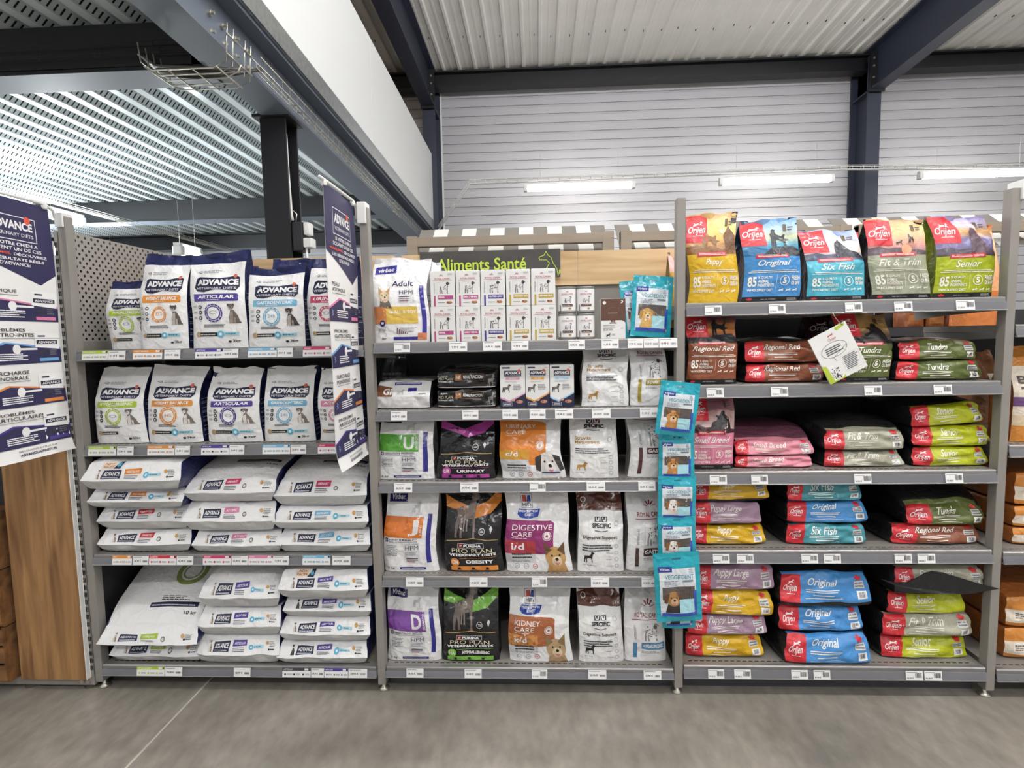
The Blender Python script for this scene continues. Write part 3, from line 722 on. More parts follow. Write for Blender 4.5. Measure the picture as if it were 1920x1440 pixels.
# ------------------------------------------------------------------ hanging banners
def banner(X, y_in, y_out, zt, zb, label, curl):
    root = empty('hanging_banner', (X, (y_in+y_out)/2, zb), label, 'banner', 'hanging banners')
    wdt, hgt = y_in-y_out, zt-zb
    def F(u, v):                                  # u from the free edge to the post, v up; bottom curls
        c = np.clip((.1-v)/.1, 0, 1)
        x = .006*np.sin(v*9+1)*(u-.2)+curl*c*c*.018 + .004*np.sin(u*5)
        y = (u-.5)*wdt+.012*(1-v)
        return np.stack([x, y, v*hgt], -1)
    nu, nv = 8, 40
    U, V = np.meshgrid(np.linspace(0, 1, nu), np.linspace(0, 1, nv)); g = F(U.ravel(), V.ravel())
    b = np.array(g); b[:, 0] -= .0012
    fs = []
    for j in range(nv-1):
        for i in range(nu-1):
            a = j*nu+i; fs.append((a, a+1, a+nu+1, a+nu)); fs.append((a+nu*nv+nu, a+nu*nv+nu+1, a+nu*nv+1, a+nu*nv))
    coloured('banner_sheet', np.concatenate([g, b]), fs, [lin('f1efec')]*len(fs), PAPER, root)
    nv_, wh = '2e2b52', 'f4f2f0'
    p = Print(F, wdt, hgt, step=.03)
    p.part('banner_heading').poly([(0, 1), (1, 1), (1, .725), (.8, .68), (0, .78)][::-1], nv_)
    p.stroke([(.2, .845), (.8, .845), (.8, .935), (.2, .935)], .008, wh, True)
    p.text('ADVANCE', .24, .885, .76, .918, wh, .04).text('VETERINARY DIETS', .24, .86, .76, .873, wh, .0).disc(.7, .927, .04, 'e2583c', 12)
    for i, (t_, a, b_, c) in enumerate((('SI VOTRE CHIEN A', .24, .8, wh), ('SOUVENT UN DE CES', .17, .84, wh), ('PROBLÈMES,', .08, .46, 'e2583c'), ('LES RÉSULTATS RÉELS', .14, .86, wh), ("D'ADVANCE:", .32, .68, wh))):
        p.text(t_, a, .823-i*.019, b_, .836-i*.019, c, .02)
        if i == 2: p.text('DÉCOUVREZ', .49, .823-i*.019, .9, .836-i*.019, wh, .02)
    for k, (t1, t2, col, yv) in enumerate((('PEAU', 'ATOPIQUE', 'df7fa6', .66), ('PROBLÈMES', 'GASTRO-INTESTINAUX', '6fa8d6', .495), ('SURCHARGE', 'PONDERALE', 'e08a4a', .33), ('PROBLÈMES', 'ARTICULAIRES', '4a3a8c', .175))):
        p.part('panel_heading').text(t1, .1, yv, .1+.05*len(t1), yv+.014, '3a3838', .012).text(t2, .1, yv-.02, .1+.048*len(t2), yv-.006, '3a3838', .012).rect(.1, yv-.027, .1+.05*len(t2), yv-.025, '8a8886')
        p.part('panel_block').poly([(0, yv-.075), (.28, yv-.04), (.72, yv-.056), (1, yv-.062), (1, yv-.1), (0, yv-.1)][::-1], col)
        p.poly([(0, yv-.125), (0, yv-.082), (.3, yv-.046), (.7, yv-.062), (1, yv-.07), (1, yv-.125)][::-1], nv_)
        p.lines(.2, yv-.112, .58, yv-.082, 4, wh, k+1, .95, .25)
        p.stroke([(.06, yv-.085), (.09, yv-.09), (.06, yv-.095)], .012, '8c89b4').stroke([(.06, yv-.095), (.09, yv-.1), (.06, yv-.105)], .012, '8c89b4')
        p.disc(.42, yv-.068, .05, wh, 12).rect(.42, yv-.072, .68, yv-.064, wh)
        p.part('product_picture').rect(.66, yv-.118, .98, yv-.005, 'f6f5f3').rect(.68, yv-.05, .96, yv-.033, '26243f').text('ADVANCE', .7, yv-.047, .94, yv-.037, wh, .02).rect(.7, yv-.02, .8, yv-.014, '3c3950')
        p.shape(DOG_STAND, .7, yv-.095, .82, yv-.07, '3a3838').lines(.85, yv-.095, .95, yv-.07, 3, '777777', k).rect(.7, yv-.118, .96, yv-.105, col)
    p.part('web_address').text('DÉCOUVREZ-EN PLUS SUR', .3, .032, .78, .04, '4a4848', .0).text('ADVANCE-AFFINITY.FR', .3, .016, .76, .026, '26243f', .03)
    p.build(root, PAPER)
    MB().tube([(.0, -wdt/2-.03, hgt+.012), (0, wdt/2-.02, hgt+.012), (0, wdt/2+.02, hgt-.005), (0, wdt/2+.03, hgt-.05)], .006, 8).build('hanger_arm', WHITE, root, True)
    for y in (-wdt/2+.01, wdt/2-.02): MB().lathe([(.008, 0), (.01, .004), (.01, .016), (.004, .02)], 10, 0, y).build('eyelet_clip', WHITE, root).location = (0, 0, hgt-.008)
    return root
banner(1.215, .0, -.33, 2.04, 1.035, 'navy and white vertical banner hanging beside the middle post', 1)
banner(-.02, -.03, -.39, 2.055, 1.075, 'navy and white vertical banner cut off by the left picture edge', 1)
# ------------------------------------------------------------------ bag shapes
def wob(seed, n=5, f0=1., f1=4.):
    """smooth random height field of (u, v), about -1..1"""
    r = random.Random(seed)
    T = [(r.uniform(f0, f1)*r.choice((-1, 1)), r.uniform(f0, f1), r.uniform(0, 6.3), r.uniform(.5, 1)) for _ in range(n)]
    k = sum(t[3] for t in T)
    return lambda u, v: sum(a*np.sin(fu*u*3+fv*v*3+ph) for fu, fv, ph, a in T)/k*1.4
def creases(seed, n=8, top=.4):
    """sharp fold lines scattered over (u, v)"""
    r = random.Random(seed*7+3); T = []
    for _ in range(n):
        T.append((r.random(), top+(1-top)*r.random()**.7, r.uniform(0, 3.14), r.uniform(.12, .35), r.uniform(.018, .045), r.choice((-1, 1))*r.uniform(.4, 1)))
    def f(u, v):
        o = np.zeros_like(u)
        for cu, cv, th, ln, wd, am in T:
            a = (u-cu)*math.cos(th)+(v-cv)*math.sin(th); b = -(u-cu)*math.sin(th)+(v-cv)*math.cos(th)
            o = o+am*np.exp(-(a/ln)**2)*np.exp(-np.abs(b)/wd)
        return o
    return f
def grid_faces(nu, nv, o=0, rev=False):
    fs = []
    for j in range(nv-1):
        for i in range(nu-1):
            a = o+j*nu+i; f = (a, a+1, a+nu+1, a+nu)
            fs.append(f[::-1] if rev else f)
    return fs
def interp(G, us, vs):
    """surface through a grid of points"""
    G = G.reshape(len(vs), len(us), 3)
    def F(u, v):
        i = np.clip(np.searchsorted(us, u)-1, 0, len(us)-2); j = np.clip(np.searchsorted(vs, v)-1, 0, len(vs)-2)
        a = np.clip((u-us[i])/(us[i+1]-us[i]), -.2, 1.2)[:, None]; b = np.clip((v-vs[j])/(vs[j+1]-vs[j]), -.2, 1.2)[:, None]
        return (G[j, i]*(1-a)+G[j, i+1]*a)*(1-b)+(G[j+1, i]*(1-a)+G[j+1, i+1]*a)*b
    return F
class Patch:
    def __init__(s): s.V = []; s.F = []; s.C = []; s.n = 0
    def add(s, G, nu, nv, colf, us=None, vs=None, rev=False):
        s.V.append(G); fs = grid_faces(nu, nv, s.n, rev); s.F += fs; s.n += len(G)
        for j in range(nv-1):
            for i in range(nu-1):
                if callable(colf): s.C.append(lin(colf((us[i]+us[i+1])/2, (vs[j]+vs[j+1])/2)))
                else: s.C.append(lin(colf))
    def build(s, name, m, parent):
        return coloured(name, np.concatenate(s.V), s.F, s.C, m, parent)
def standing_bag(px, Y, z0, label, front, gus, d=.12, lean=0., skew=0., flare=0., wrinkle=1., m=None, seed=1, vlines=(), name='dog_food_bag', cat='bag', group=None, rz=0., topfold=0., belly=.012, back=None, taper=.0, dip=0.):
    """upright gusseted bag. px=(left, right, top, bottom) of its front in the photo; front/gus: colour or f(u, v).
    returns the Print laid on the front panel and the bag's Empty"""
    m = m or FILM
    xl, xr, yt, yb = px
    L, R_ = at(xl, yb, Y=Y), at(xr, yb, Y=Y); T = at((xl+xr)/2, yt, Y=Y+d*.35)
    W, X = R_[0]-L[0], (L[0]+R_[0])/2; Hh = T[2]-z0
    root = empty(name, (X, Y+d/2, z0+.002), label, cat, group, rz=rz)
    n1, n2, n3 = wob(seed), wob(seed+100, 6, 2., 7.), wob(seed+200, 4, 1., 3.); cr = creases(seed, 12, .15)
    slope = random.Random(seed+9).uniform(-.022, .022)
    def D(v): return d*(1-np.clip((v-.5)/.48, 0, 1)**1.35)*.5+.003
    def Wd(v, u):
        return W*(1+flare*np.clip((v-.82)/.18, 0, 1)-taper*v - .03*np.sin(np.pi*np.clip(v, 0, 1)))
    def com(u, v, sgn):
        e = np.clip(2*u-1, -1, 1)
        x = (u-.5)*Wd(v, u)+skew*W*np.clip(v, 0, 1)**1.5+.006*wrinkle*n3(u*0+.5, v)
        rnd = 1-.25*np.abs(e)**6*np.clip(1-v, 0, 1)
        y = D(v)*rnd+belly*(1-e*e)*np.sin(np.pi*np.clip(v*1.1, 0, 1))
        wr = .0045+.009*np.clip((v-.5)/.5, 0, 1)
        y = y+wrinkle*wr*(.6*n1(u, v)+.4*n2(u, v))*np.clip(v*6, .15, 1)
        y = y+wrinkle*.0055*cr(u, v)*np.clip(v*8, .1, 1)*(1 if sgn < 0 else .3)
        z = v*Hh+Hh*np.clip((v-.7)/.3, 0, 1)**1.5*(.014*n1(u, v*0+.3)+.01*n2(u, v*0+.7)+slope*e)-dip*Hh*np.clip((v-.75)/.25, 0, 1)*(1-e*e)
        tilt = lean*np.clip(v, 0, 1)**1.6+topfold*np.clip((v-.8)/.2, 0, 1)**1.5
        return np.stack([x, sgn*y+tilt+ (0 if sgn < 0 else 0), z], -1)
    F = lambda u, v: com(u, v, -1)
    B = lambda u, v: com(1-u, v, 1)
    nu = 23; us = np.linspace(0, 1, nu)
    vs = np.unique(np.round(np.concatenate([np.linspace(0, 1, 36)]+[np.array([q-.0015, q+.0015]) for q in vlines]), 5)); vs = vs[(vs >= 0) & (vs <= 1)]; nv = len(vs)
    U, V = np.meshgrid(us, vs)
    P_ = Patch()
    gF, gB = F(U.ravel(), V.ravel()), B(U.ravel(), V.ravel())
    P_.add(gF, nu, nv, front, us, vs)
    P_.add(gB, nu, nv, back or front, us[::1], vs)
    for side in (0, 1):
        a = gF.reshape(nv, nu, 3)[:, 0 if side == 0 else -1]; b = gB.reshape(nv, nu, 3)[:, -1 if side == 0 else 0]
        q = 7; g = []
        for j in range(nv):
            for i in range(q):
                t = i/(q-1); p_ = a[j]*(1-t)+b[j]*t
                fold = (1-abs(2*t-1))*(.004+.03*np.clip((vs[j]-.35)/.6, 0, 1))*(1 if side == 0 else -1)
                p_ = p_+np.array([fold*min(1, W/.2), 0, 0]); g.append(p_)
        P_.add(np.array(g), q, nv, gus, np.linspace(0, 1, q), vs, rev=(side == 0))
    # base
    ring = np.concatenate([gF[:nu], gB[:nu]]); P_.V.append(ring); P_.F.append(tuple(range(P_.n, P_.n+2*nu))[::-1]); P_.C.append(lin(gus if not callable(gus) else gus(.5, .05))); P_.n += 2*nu
    P_.build('pouch', m, root)
    pr = Print(interp(gF, us, vs), W, Hh, step=.014, lift=.001); pr.m = m; pr.root = root; pr.B = gB; pr.W, pr.H, pr.d = W, Hh, d
    # right gusset surface for the small print
    def G(u, v):
        a = F(np.ones_like(v), v); b = B(np.zeros_like(v), v); t = u[:, None]
        p_ = a*(1-t)+b*t; f_ = -(1-np.abs(2*u-1))*(.004+.03*np.clip((v-.35)/.6, 0, 1))*min(1, W/.2)
        p_ = p_.copy(); p_[:, 0] += f_; return p_
    pr.G = G
    return pr
def gusset_text(pr, col='c9cbe0', n=9, v0=.08, v1=.62, seed=3):
    g = Print(pr.G, pr.d, pr.H, step=.03); g.part('gusset_print')
    r = random.Random(seed)
    for i in range(n):
        v = v0+(v1-v0)*i/n
        g.rect(.1, v, r.uniform(.6, .9), v+.008, col)
        if i % 2: g.rect(.1, v+.02, r.uniform(.4, .8), v+.026, col)
    g.build(pr.root, pr.m)
def done(pr, labels=None): pr.build(pr.root, pr.m, labels)

def pillow(px, Y, z0, label, top, face, side, L=.42, hgt=None, k=5., m=None, seed=1, shear=0., lean=0., rise=0., name='dog_food_bag', cat='bag', group=None, rz=0., wr=1., roll=0., drop=0., lip=None, sag=0., rk=2.2, rp=.8, trap=0., q=None):
    """bag lying flat, its end panel facing the camera; px bounds that end panel. rise: how much higher the bag is further in"""
    m = m or FILM
    xl, xr, yt, yb = px
    a, b = at(xl, yb, Y=Y), at(xr, yb, Y=Y); W, X = b[0]-a[0], (a[0]+b[0])/2
    Hh = hgt or (at((xl+xr)/2, yt, Y=Y)[2]-at((xl+xr)/2, yb, Y=Y)[2])
    root = empty(name, (X, Y+L/2, z0), label, cat, group, rz=rz); root.rotation_euler[1] = roll
    n1, n2 = wob(seed, 5, 1, 3.5), wob(seed+50, 6, 2, 6); cr = creases(seed, 9, 0.)
    def mapp(A, Bq, C):
        nrm = (np.abs(A)**k+np.abs(Bq)**k+np.abs(C)**k)**(1/k)
        # sharper long edges on the end panel, rounder towards the middle of the bag
        qq = q if q is not None else (.5 if lip is None else .8)
        A2, B2, C2 = A*(qq+(1-qq)/nrm), Bq*(qq+(1-qq)/nrm), C*(qq*.3+(1-qq*.3)/nrm)
        t = (Bq+1)/2
        hz = Hh*(1+rise*np.clip(t*rk, 0, 1)**rp)
        x = A2*W/2*(1-.015*np.cos(t*3))*(1-trap*(C+1)/2*np.clip(1-t*3, 0, 1))
        y = B2*L/2
        z = (C2+1)/2*hz
        topw = np.clip(C, 0, 1)
        z = z-sag*Hh*np.abs(A)**3*topw
        bump = wr*.005*(.7*n1(A*.5+t, C*.5+t*2)+.5*n2(A*.5, C*.5+t))
        z = z+bump*topw*np.clip(1-np.abs(A)**6, 0, 1)
        y = y-wr*.006*(n1(A*.7+2, C*.4)+.6*n2(A*.8, C*.5+3))*np.clip(-Bq, 0, 1)*(1-np.abs(C)**8)
        y = y-wr*.005*cr((A+1)/2, (C+1)/2)*np.clip(-Bq*4-3, 0, 1)*(1-np.abs(C)**8)
        z = z+wr*.004*cr((A+1)/2+.3, t*1.4)*np.clip(C*4-3, 0, 1)*(1-np.abs(A)**6)*np.clip(t*8, 0, 1)
        x = x+shear*(C+1)/2*np.clip(1-t*3, 0, 1)
        y = y+lean*(C+1)/2*np.clip(1-t*2, 0, 1)
        if lip is not None:   # upper sheet runs out to a pinched lip above a tucked underside
            f = np.clip(1-t*(L/.12), 0, 1); cz = (C+1)/2
            prof = np.where(cz < lip[0], (cz/lip[0]), 1.)          # 0 at the foot, 1 from the lip up
            up = np.clip((cz-lip[0])/(1-lip[0]), 0, 1)
            y = y+f*((1-prof)*lip[1]+up*lip[2])
            x = x*(1+f*lip[3]*(prof*(1-up*.9)-.35*(1-prof)))
        return np.stack([x, y, np.maximum(z, 0)-drop*np.clip(1-t*3, 0, 1)*0], -1)
    na, nb, nc = 27, 9, 13
    A = np.linspace(-1, 1, na); C = np.linspace(-1, 1, nc)
    if lip is not None: C = np.unique(np.round(np.concatenate([C, [2*lip[0]-1]]), 4)); nc = len(C)
    Bs = np.unique(np.round(np.concatenate([[-1, -.97, -.9, -.8, -.65, -.45], np.linspace(-.2, 1, 6)]), 4)); nb = len(Bs)
    P_ = Patch()
    def add(fa, fb, fc, nu, nv, col, us, vs, rev=False):
        P_.add(mapp(fa, fb, fc), nu, nv, col, us, vs, rev)
    U, V = np.meshgrid(A, C); U, V = U.ravel(), V.ravel()
    if lip is None: add(U, -np.ones_like(U), V, na, nc, face, (A+1)/2, (C+1)/2)
    else:                                   # crisp crease along the lip
        li = int(np.argmin(np.abs(C-(2*lip[0]-1))))
        for Cs in (C[:li+1], C[li:]):
            u_, v_ = np.meshgrid(A, Cs); add(u_.ravel(), -np.ones(u_.size), v_.ravel(), na, len(Cs), face, (A+1)/2, (Cs+1)/2)
    add(U, np.ones_like(U), V, na, nc, side, A, C, True)
    U, V = np.meshgrid(A, Bs); U, V = U.ravel(), V.ravel()
    add(U, V, np.ones_like(U), na, nb, top, (A+1)/2, (Bs+1)/2)
    add(U, V, -np.ones_like(U), na, nb, side, A, Bs, True)
    U, V = np.meshgrid(Bs, C); U, V = U.ravel(), V.ravel()
    add(-np.ones_like(U), U, V, nb, nc, side, Bs, C, True)
    add(np.ones_like(U), U, V, nb, nc, side, Bs, C)
    P_.build('sack', m, root)
    U, V = np.meshgrid(A, C)
    F = interp(mapp(U.ravel(), -np.ones(na*nc), V.ravel()), (A+1)/2, (C+1)/2)
    pr = Print(F, W, Hh, step=.013, lift=.001); pr.m = m; pr.root = root; pr.H, pr.W, pr.z1 = Hh, W, z0+Hh
    U, V = np.meshgrid(A, Bs)
    pr.T = interp(mapp(U.ravel(), V.ravel(), np.ones(na*nb)), (A+1)/2, (Bs+1)/2); pr.L = L
    return pr

# ------------------------------------------------------------------ package designs
NAVY, INK, CYAN = '252a55', '2a2a2e', '5fb4d2'
def adv_front(u, v): return NAVY if v > .885 else 'f3f2f0'
def adv_stand(px, Y, z0, label, var, col, ring, dogc=('4b443f', 'b9aea4'), kg='3kg', seed=1, cyan=True, **kw):
    p = standing_bag(px, Y, z0, label, adv_front if kw.pop('navytop', True) else 'f1f0ee', NAVY, seed=seed, vlines=(.885,), group='upright navy-gusset bags', **kw)
    p.sub(.0, .0, 1, .9)
    p.part('small_print').text('+25', .14, .865, .23, .895, '45454b', .02).lines(.26, .86, .62, .9, 2, 'a5a5a8', seed)
    p.part('brand_panel').poly([(.12, .69), (.14, .8), (.2, .82), (.55, .8), (.86, .83), (.92, .81), (.92, .7), (.86, .655), (.5, .67), (.3, .64), (.17, .65)], '20233f')
    p.text('ADVANCE', .16, .72, .9, .79, 'f4f3f1', .055).text('VETERINARY DIETS', .15, .672, .86, .698, 'e6e5ea', .012).disc(.84, .825, .035, 'd9705a', 12)
    p.part('variety_band').poly([(.1, .535), (.1, .62), (.88, .62), (.9, .6), (.9, .55), (.88, .535)][::-1], col)
    p.text(var, .17, .565, .83, .605, 'f5f3ee', .03, .15).lines(.35, .545, .65, .558, 1, 'f0e8dc', 2)
    p.part('round_emblem').disc(.45, .4, .165, 'f6f5f3').disc(.45, .4, .16, col, 28, .105)
    p.disc(.45, .4, .133, 'f1ece4', 20, .126).text(ring, .38, .385, .52, .43, col if ring != 'o' else 'b9b7b5', .0)
    for i in range(14):
        a = i*2*math.pi/14
        if i % 7: p.disc(.45+.143*math.cos(a), .4+.143*p.asp()*math.sin(a), .009, 'f6f3ec', 6)
    for i in range(3): p.part('round_icon').disc(.2, .47-i*.062, .035, '25252a', 12).disc(.2, .47-i*.062, .018, 'cfcfcf', 8).lines(.06, .46-i*.062, .15, .49-i*.062, 2, '77777a', i)
    p.part('dog_picture'); sit_dog(p, .68, .28, .93, .52, *dogc)
    p.part('claim_text').lines(.26, .235, .66, .275, 3, '3c3c42', seed+1, .95, .35)
    p.part('ingredient_strip').rect(.13, .135, .5, .18, '232327').lines(.2, .145, .48, .168, 1, 'd5d0c4', 3).disc(.15, .158, .045, 'b59a72', 12)
    if cyan: p.disc(.56, .158, .06, CYAN, 16).disc(.56, .158, .028, 'e8f2f4', 10).rect(.63, .145, .88, .18, '9ccfdd').lines(.65, .15, .87, .175, 1, '2f7d9c', 5)
    p.part('weight_mark').disc(.72, .072, .03, '2a2a2e', 10, ry=.7).text(kg, .77, .055, .9, .095, '2a2a2e', .02)
    done(p); gusset_text(p, seed=seed)
    return p
def adv_face(u, v): return 'f2f1ef' if v > .36 else 'dcdcdb'
def adv_lying(px, Y, z0, label, tagtxt, col, L=.5, seed=1, dogc=('8f7a66', 'e3d8cc'), new=False, cyan=True, strip=False, kg=None, sv=.3, emblem=None, lipd=.045, lipv=.38, lab=None, **kw):
    p = pillow(px, Y, z0, label, 'f0efed', lambda u, v: 'f2f1ef' if v > lipv else 'c2c1be', lambda u, v: '272c5c', L=L, seed=seed, k=7, lip=(lipv, .02, lipd, .09), group='lying white and navy bags', **kw)  # underflap grey has its downward-facing shade put into the colour
    p.sub(.0, lipv, 1, 1)
    a, b = lab if lab else ((.12, .45) if not new else (.08, .4))
    p.part('dog_picture'); sit_dog(p, .145, a+.02, .195, b+.22, *dogc)
    p.part('brand_panel').rect(.21, a+.02, .4, b+.14, '20233f', .03).text('ADVANCE', .225, a+.18, .385, b+.06, 'f4f3f1', .025, 0, .02).lines(.225, a+.06, .38, a+.14, 1, 'c9c9d6', 4, .95, .1)
    p.part('variety_band').rect(.435, b-.06, .6, b+.2, col, .03).text(tagtxt, .455, b+.01, .58, b+.12, 'f6f0ea', .02, .15, .02).lines(.44, a+.02, .58, b-.1, 3, '77777c', seed, .95, .2)
    if cyan: p.part('cyan_badge').disc(.655, (a+b)/2+.06, .028, CYAN, 14).disc(.655, (a+b)/2+.06, .012, 'e8f2f4', 8).rect(.685, (a+b)/2, .8, (a+b)/2+.14, 'a9d3df').lines(.69, (a+b)/2+.03, .79, (a+b)/2+.12, 1, '2f7d9c', 6)
    else: p.part('round_emblem').disc(.66, (a+b)/2+.05, .022, '6b675f', 12).disc(.66, (a+b)/2+.05, .014, 'd9d5cc', 8)
    p.part('small_print').disc(.845, b+.06, .02, 'c79a5c', 10).lines(.87, b-.12, .95, b+.16, 4, '86847f', seed+2).disc(.865, a+.1, .012, INK, 8, ry=.8).lines(.88, a+.06, .93, a+.16, 1, INK, 7, .95, .1)
    if new: p.part('new_sticker').rect(.17, .62, .36, .98, 'f3e6d2').text('NEW', .2, .82, .3, .93, 'c77a3c', .03).text('RECIPE', .19, .68, .31, .79, 'c77a3c', .03).poly([(.31, .62), (.38, .62), (.4, .98), (.36, .98)], '20233f').disc(.36, .8, .022, CYAN, 10)
    done(p)
    if strip:
        q = Print(p.T, p.W, p.L, step=.03); q.part('top_strip').rect(.4, sv, .93, sv+.05, '20233f', .01).lines(.42, sv+.015, .9, sv+.035, 1, 'c9c9d6', 8, .95, .05)
        if kg: q.text(kg, .8, sv-.075, .93, sv-.03, INK, .02)
        if emblem: q.part('round_emblem').disc(.66, sv+.36, .17, emblem, 26, .12).disc(.66, sv+.36, .1, emblem, 20, .085).part('claim_text').lines(.5, sv+.07, .82, sv+.12, 3, INK, 5)
        q.build(p.root, p.m)
    return p
def virbac(px, Y, z0, label, letter, word, col, sub, num='1', seed=1, **kw):
    p = standing_bag(px, Y, z0, label, 'efeeed', 'b9b8ba', seed=seed, m=GLOSS, d=kw.pop('d', .13), taper=kw.pop('taper', .06), wrinkle=1.3, group='white bags with a navy brand tab', **kw)
    p.part('brand_tab').rect(.05, .83, .4, .93, '2a2368').text('Virbac', .1, .855, .36, .91, 'f2f1ee', .02, .2)
    p.part('colour_block').poly([(.0, .44), (.74, .42), (.74, .67), (.0, .68)], col).text(letter, .47, .455, .66, .64, 'e8e6e4', .03).text('DOG', .6, .69, .7, .712, 'b9b9bb', .02)
    p.vtext(word, .685, .45, .73, .45+.028*len(word), 'e9e7e4', .02)
    p.part('claim_text').rect(.05, .375, .1, .425, '2a2368').text(num, .065, .385, .085, .415, 'f2f1ee').text(sub, .12, .392, .66, .418, '33333a', .02).rect(.12, .372, .66, .386, 'b3b2b8')
    p.part('small_print').lines(.07, .2, .3, .34, 7, '8f8f95', seed).part('dog_drawing').shape(DOG_STAND, .5, .72, .68, .84, 'c4c2c4')
    p.part('range_panel').rect(.42, .12, .7, .36, 'd9d8da').text('HPM', .44, .28, .68, .335, '55555c').rect(.44, .345, .68, .352, '8f8f95').lines(.44, .21, .68, .26, 3, '8f8f95', 4)
    p.rect(.45, .165, .66, .178, '55555c').rect(.45, .145, .66, .156, '8f8f95').rect(.45, .128, .6, .138, 'a33a44')
    p.part('side_bar').rect(.82, .12, .9, .7, '2a2a86')
    p.part('foot_band').rect(.3, .03, .78, .062, '2a2368').lines(.33, .038, .75, .055, 1, 'c9c9dd', 9, .95, .05).text('3 kg', .08, .03, .2, .062, '33333a', .01)
    done(p); return p
def purina(px, Y, z0, label, var, code, col, seed=1, gold='b99b5a', hi=.5, dog=True, **kw):
    p = standing_bag(px, Y, z0, label, '161518', '1b1a1d', seed=seed, m=GLOSS, d=kw.pop('d', .14), taper=kw.pop('taper', .05), group='glossy black bags', wrinkle=1.5, **kw)
    p.part('colour_sweep').poly([(.0, .8), (.25, .75), (.5, .66), (.8, .72), (1., .9), (1, 1.), (.75, .86), (.45, .78), (.2, .86), (0, .93)], col)
    p.poly([(.55, .7), (.75, .76), (.98, .95), (1, .86), (.8, .72)], col)
    if dog: p.part('dog_picture').shape(DOG_STAND, .15, .44, .62, .99, '6f625c').shape(DOG_STAND, .3, .52, .58, .96, '85766d')
    p.part('gold_curve').stroke([(.04, .395), (.25, .41), (.5, .44), (.7, .415), (.95, .405)], .012, gold)
    p.part('brand_lettering').rect(.27, .325, .33, .362, 'c0392f').rect(.285, .333, .3, .345, 'f0eeec').rect(.305, .345, .32, .356, 'f0eeec').text('PURINA', .35, .327, .66, .36, 'f0eeec', .05)
    p.stroke([(.25, .315), (.7, .315), (.7, .372), (.25, .372)], .006, 'd8d6d4', True)
    p.text('PRO PLAN', .14, .252, .84, .306, 'd9cfae', .0).text('VETERINARY DIETS', .09, .205, .9, .24, 'efedeb', .04, 0, .01)
    p.part('variety_label').poly([(.1, .02), (.9, .02), (.9, .08), (.1, .075)], col).rect(.26, .085, .9, .175, '0e0d10').stroke([(.26, .175), (.9, .19)], .006, col).text(var, .36, .11, .84, .155, 'f2f0ee', .05).disc(.18, .13, .075, col, 16).text(code, .13, .1, .23, .16, 'f2e4d8', .03)
    for i in range(3): p.disc(.24+i*.24, .05, .03, '2a2024', 8, ry=.7).lines(.2+i*.24, .025, .3+i*.24, .034, 1, '2a2024', i)
    p.part('round_badge').disc(.66, .515, .055, 'd8d6d4', 18, .046).lines(.63, .5, .69, .53, 2, 'd8d6d4', 3, .95, 0).poly([(.82, .49), (.85, .55), (.82, .58), (.79, .55)], 'cfcdcb')
    done(p); return p
def hills(px, Y, z0, label, l1, col, code, ccol, face, seed=1, panel_top=.66, logo=True, sub_v=.36, **kw):
    p = standing_bag(px, Y, z0, label, 'f0efee', 'd5d4d3', seed=seed, m=GLOSS, d=kw.pop('d', .13), taper=kw.pop('taper', .05), flare=kw.pop('flare', .05), wrinkle=1.4, group='white care bags with a dog portrait', **kw)
    t = panel_top
    if logo:
        p.part('brand_logo').rect(.25, t+.14, .42, t+.3, 'f2f1f0').stroke([(.25, t+.14), (.42, t+.14), (.42, t+.3), (.25, t+.3)], .006, '4a4a58', True).rect(.27, t+.21, .335, t+.28, 'c6423a').poly([(.335, t+.21), (.4, t+.21), (.4, t+.28), (.36, t+.28)], '2b4a9c').text("Hill's", .265, t+.155, .405, t+.2, '2b2b45', .02)
        p.poly([(.17, t+.07), (.2, t+.13), (.36, t+.12), (.54, t+.13), (.5, t+.045), (.36, t+.02), (.22, t+.035)][::-1], '2347a8').text('PRESCRIPTION', .2, t+.09, .5, t+.115, 'f2f1f0', .03).text('DIET', .29, t+.05, .43, t+.078, 'f2f1f0', .03)
    p.part('colour_panel').poly([(.0, .22), (.72, .23), (.76, .28), (.76, t-.03), (.7, t), (.0, t+.01)], col)
    a, b = l1
    p.text(a, .1, t-.105, .1+.07*len(a), t-.045, 'f2efec', .0).text(b, .1, t-.185, .42, t-.125, 'f2efec', .0).lines(.1, t-.21, .4, t-.195, 1, 'e8d8c8', 5)
    p.part('code_panel').poly([(.0, sub_v-.1), (.48, sub_v-.1), (.48, sub_v+.05), (.46, sub_v+.06), (.0, sub_v+.06)], ccol).text(code, .1, sub_v-.05, .3, sub_v+.035, 'f4f1ee', .02)
    p.rect(.0, .12, .46, sub_v-.1, 'cfcecf').lines(.1, .165, .42, .25, 2, '3a3a42', 4, .95, .2).lines(.1, .13, .45, .155, 2, '77777c', 6)
    for i, c in enumerate(('8a8a90', '8a8a90', 'c4524a')): p.part('round_icon').disc(.16+i*.14, .075, .04, c, 14, .032).lines(.14+i*.14, .065, .18+i*.14, .085, 1, c, 3)
    p.part('dog_portrait')
    if face == 'spaniel': dog_face(p, .77, .25, .17, 'ded9d3', '3a3734', 'f0ece8', False, 'e5e1dd'); p.poly([(.62, .09), (.92, .09), (.9, .115), (.64, .115)], '39457e')
    elif face == 'shepherd': dog_face(p, .77, .19, .155, 'c59a62', '6b4f34', 'e6cfa8', True, 'b98d58')
    else: dog_face(p, .76, .19, .155, 'b99b74', '8d7350', 'd9c4a2', True, 'a98c68')
    p.part('round_seal').disc(.66, sub_v+.12, .07, 'efe9e6', 18).disc(.66, sub_v+.12, .06, col, 16, .05).disc(.66, sub_v+.12, .02, col, 8)
    done(p); return p
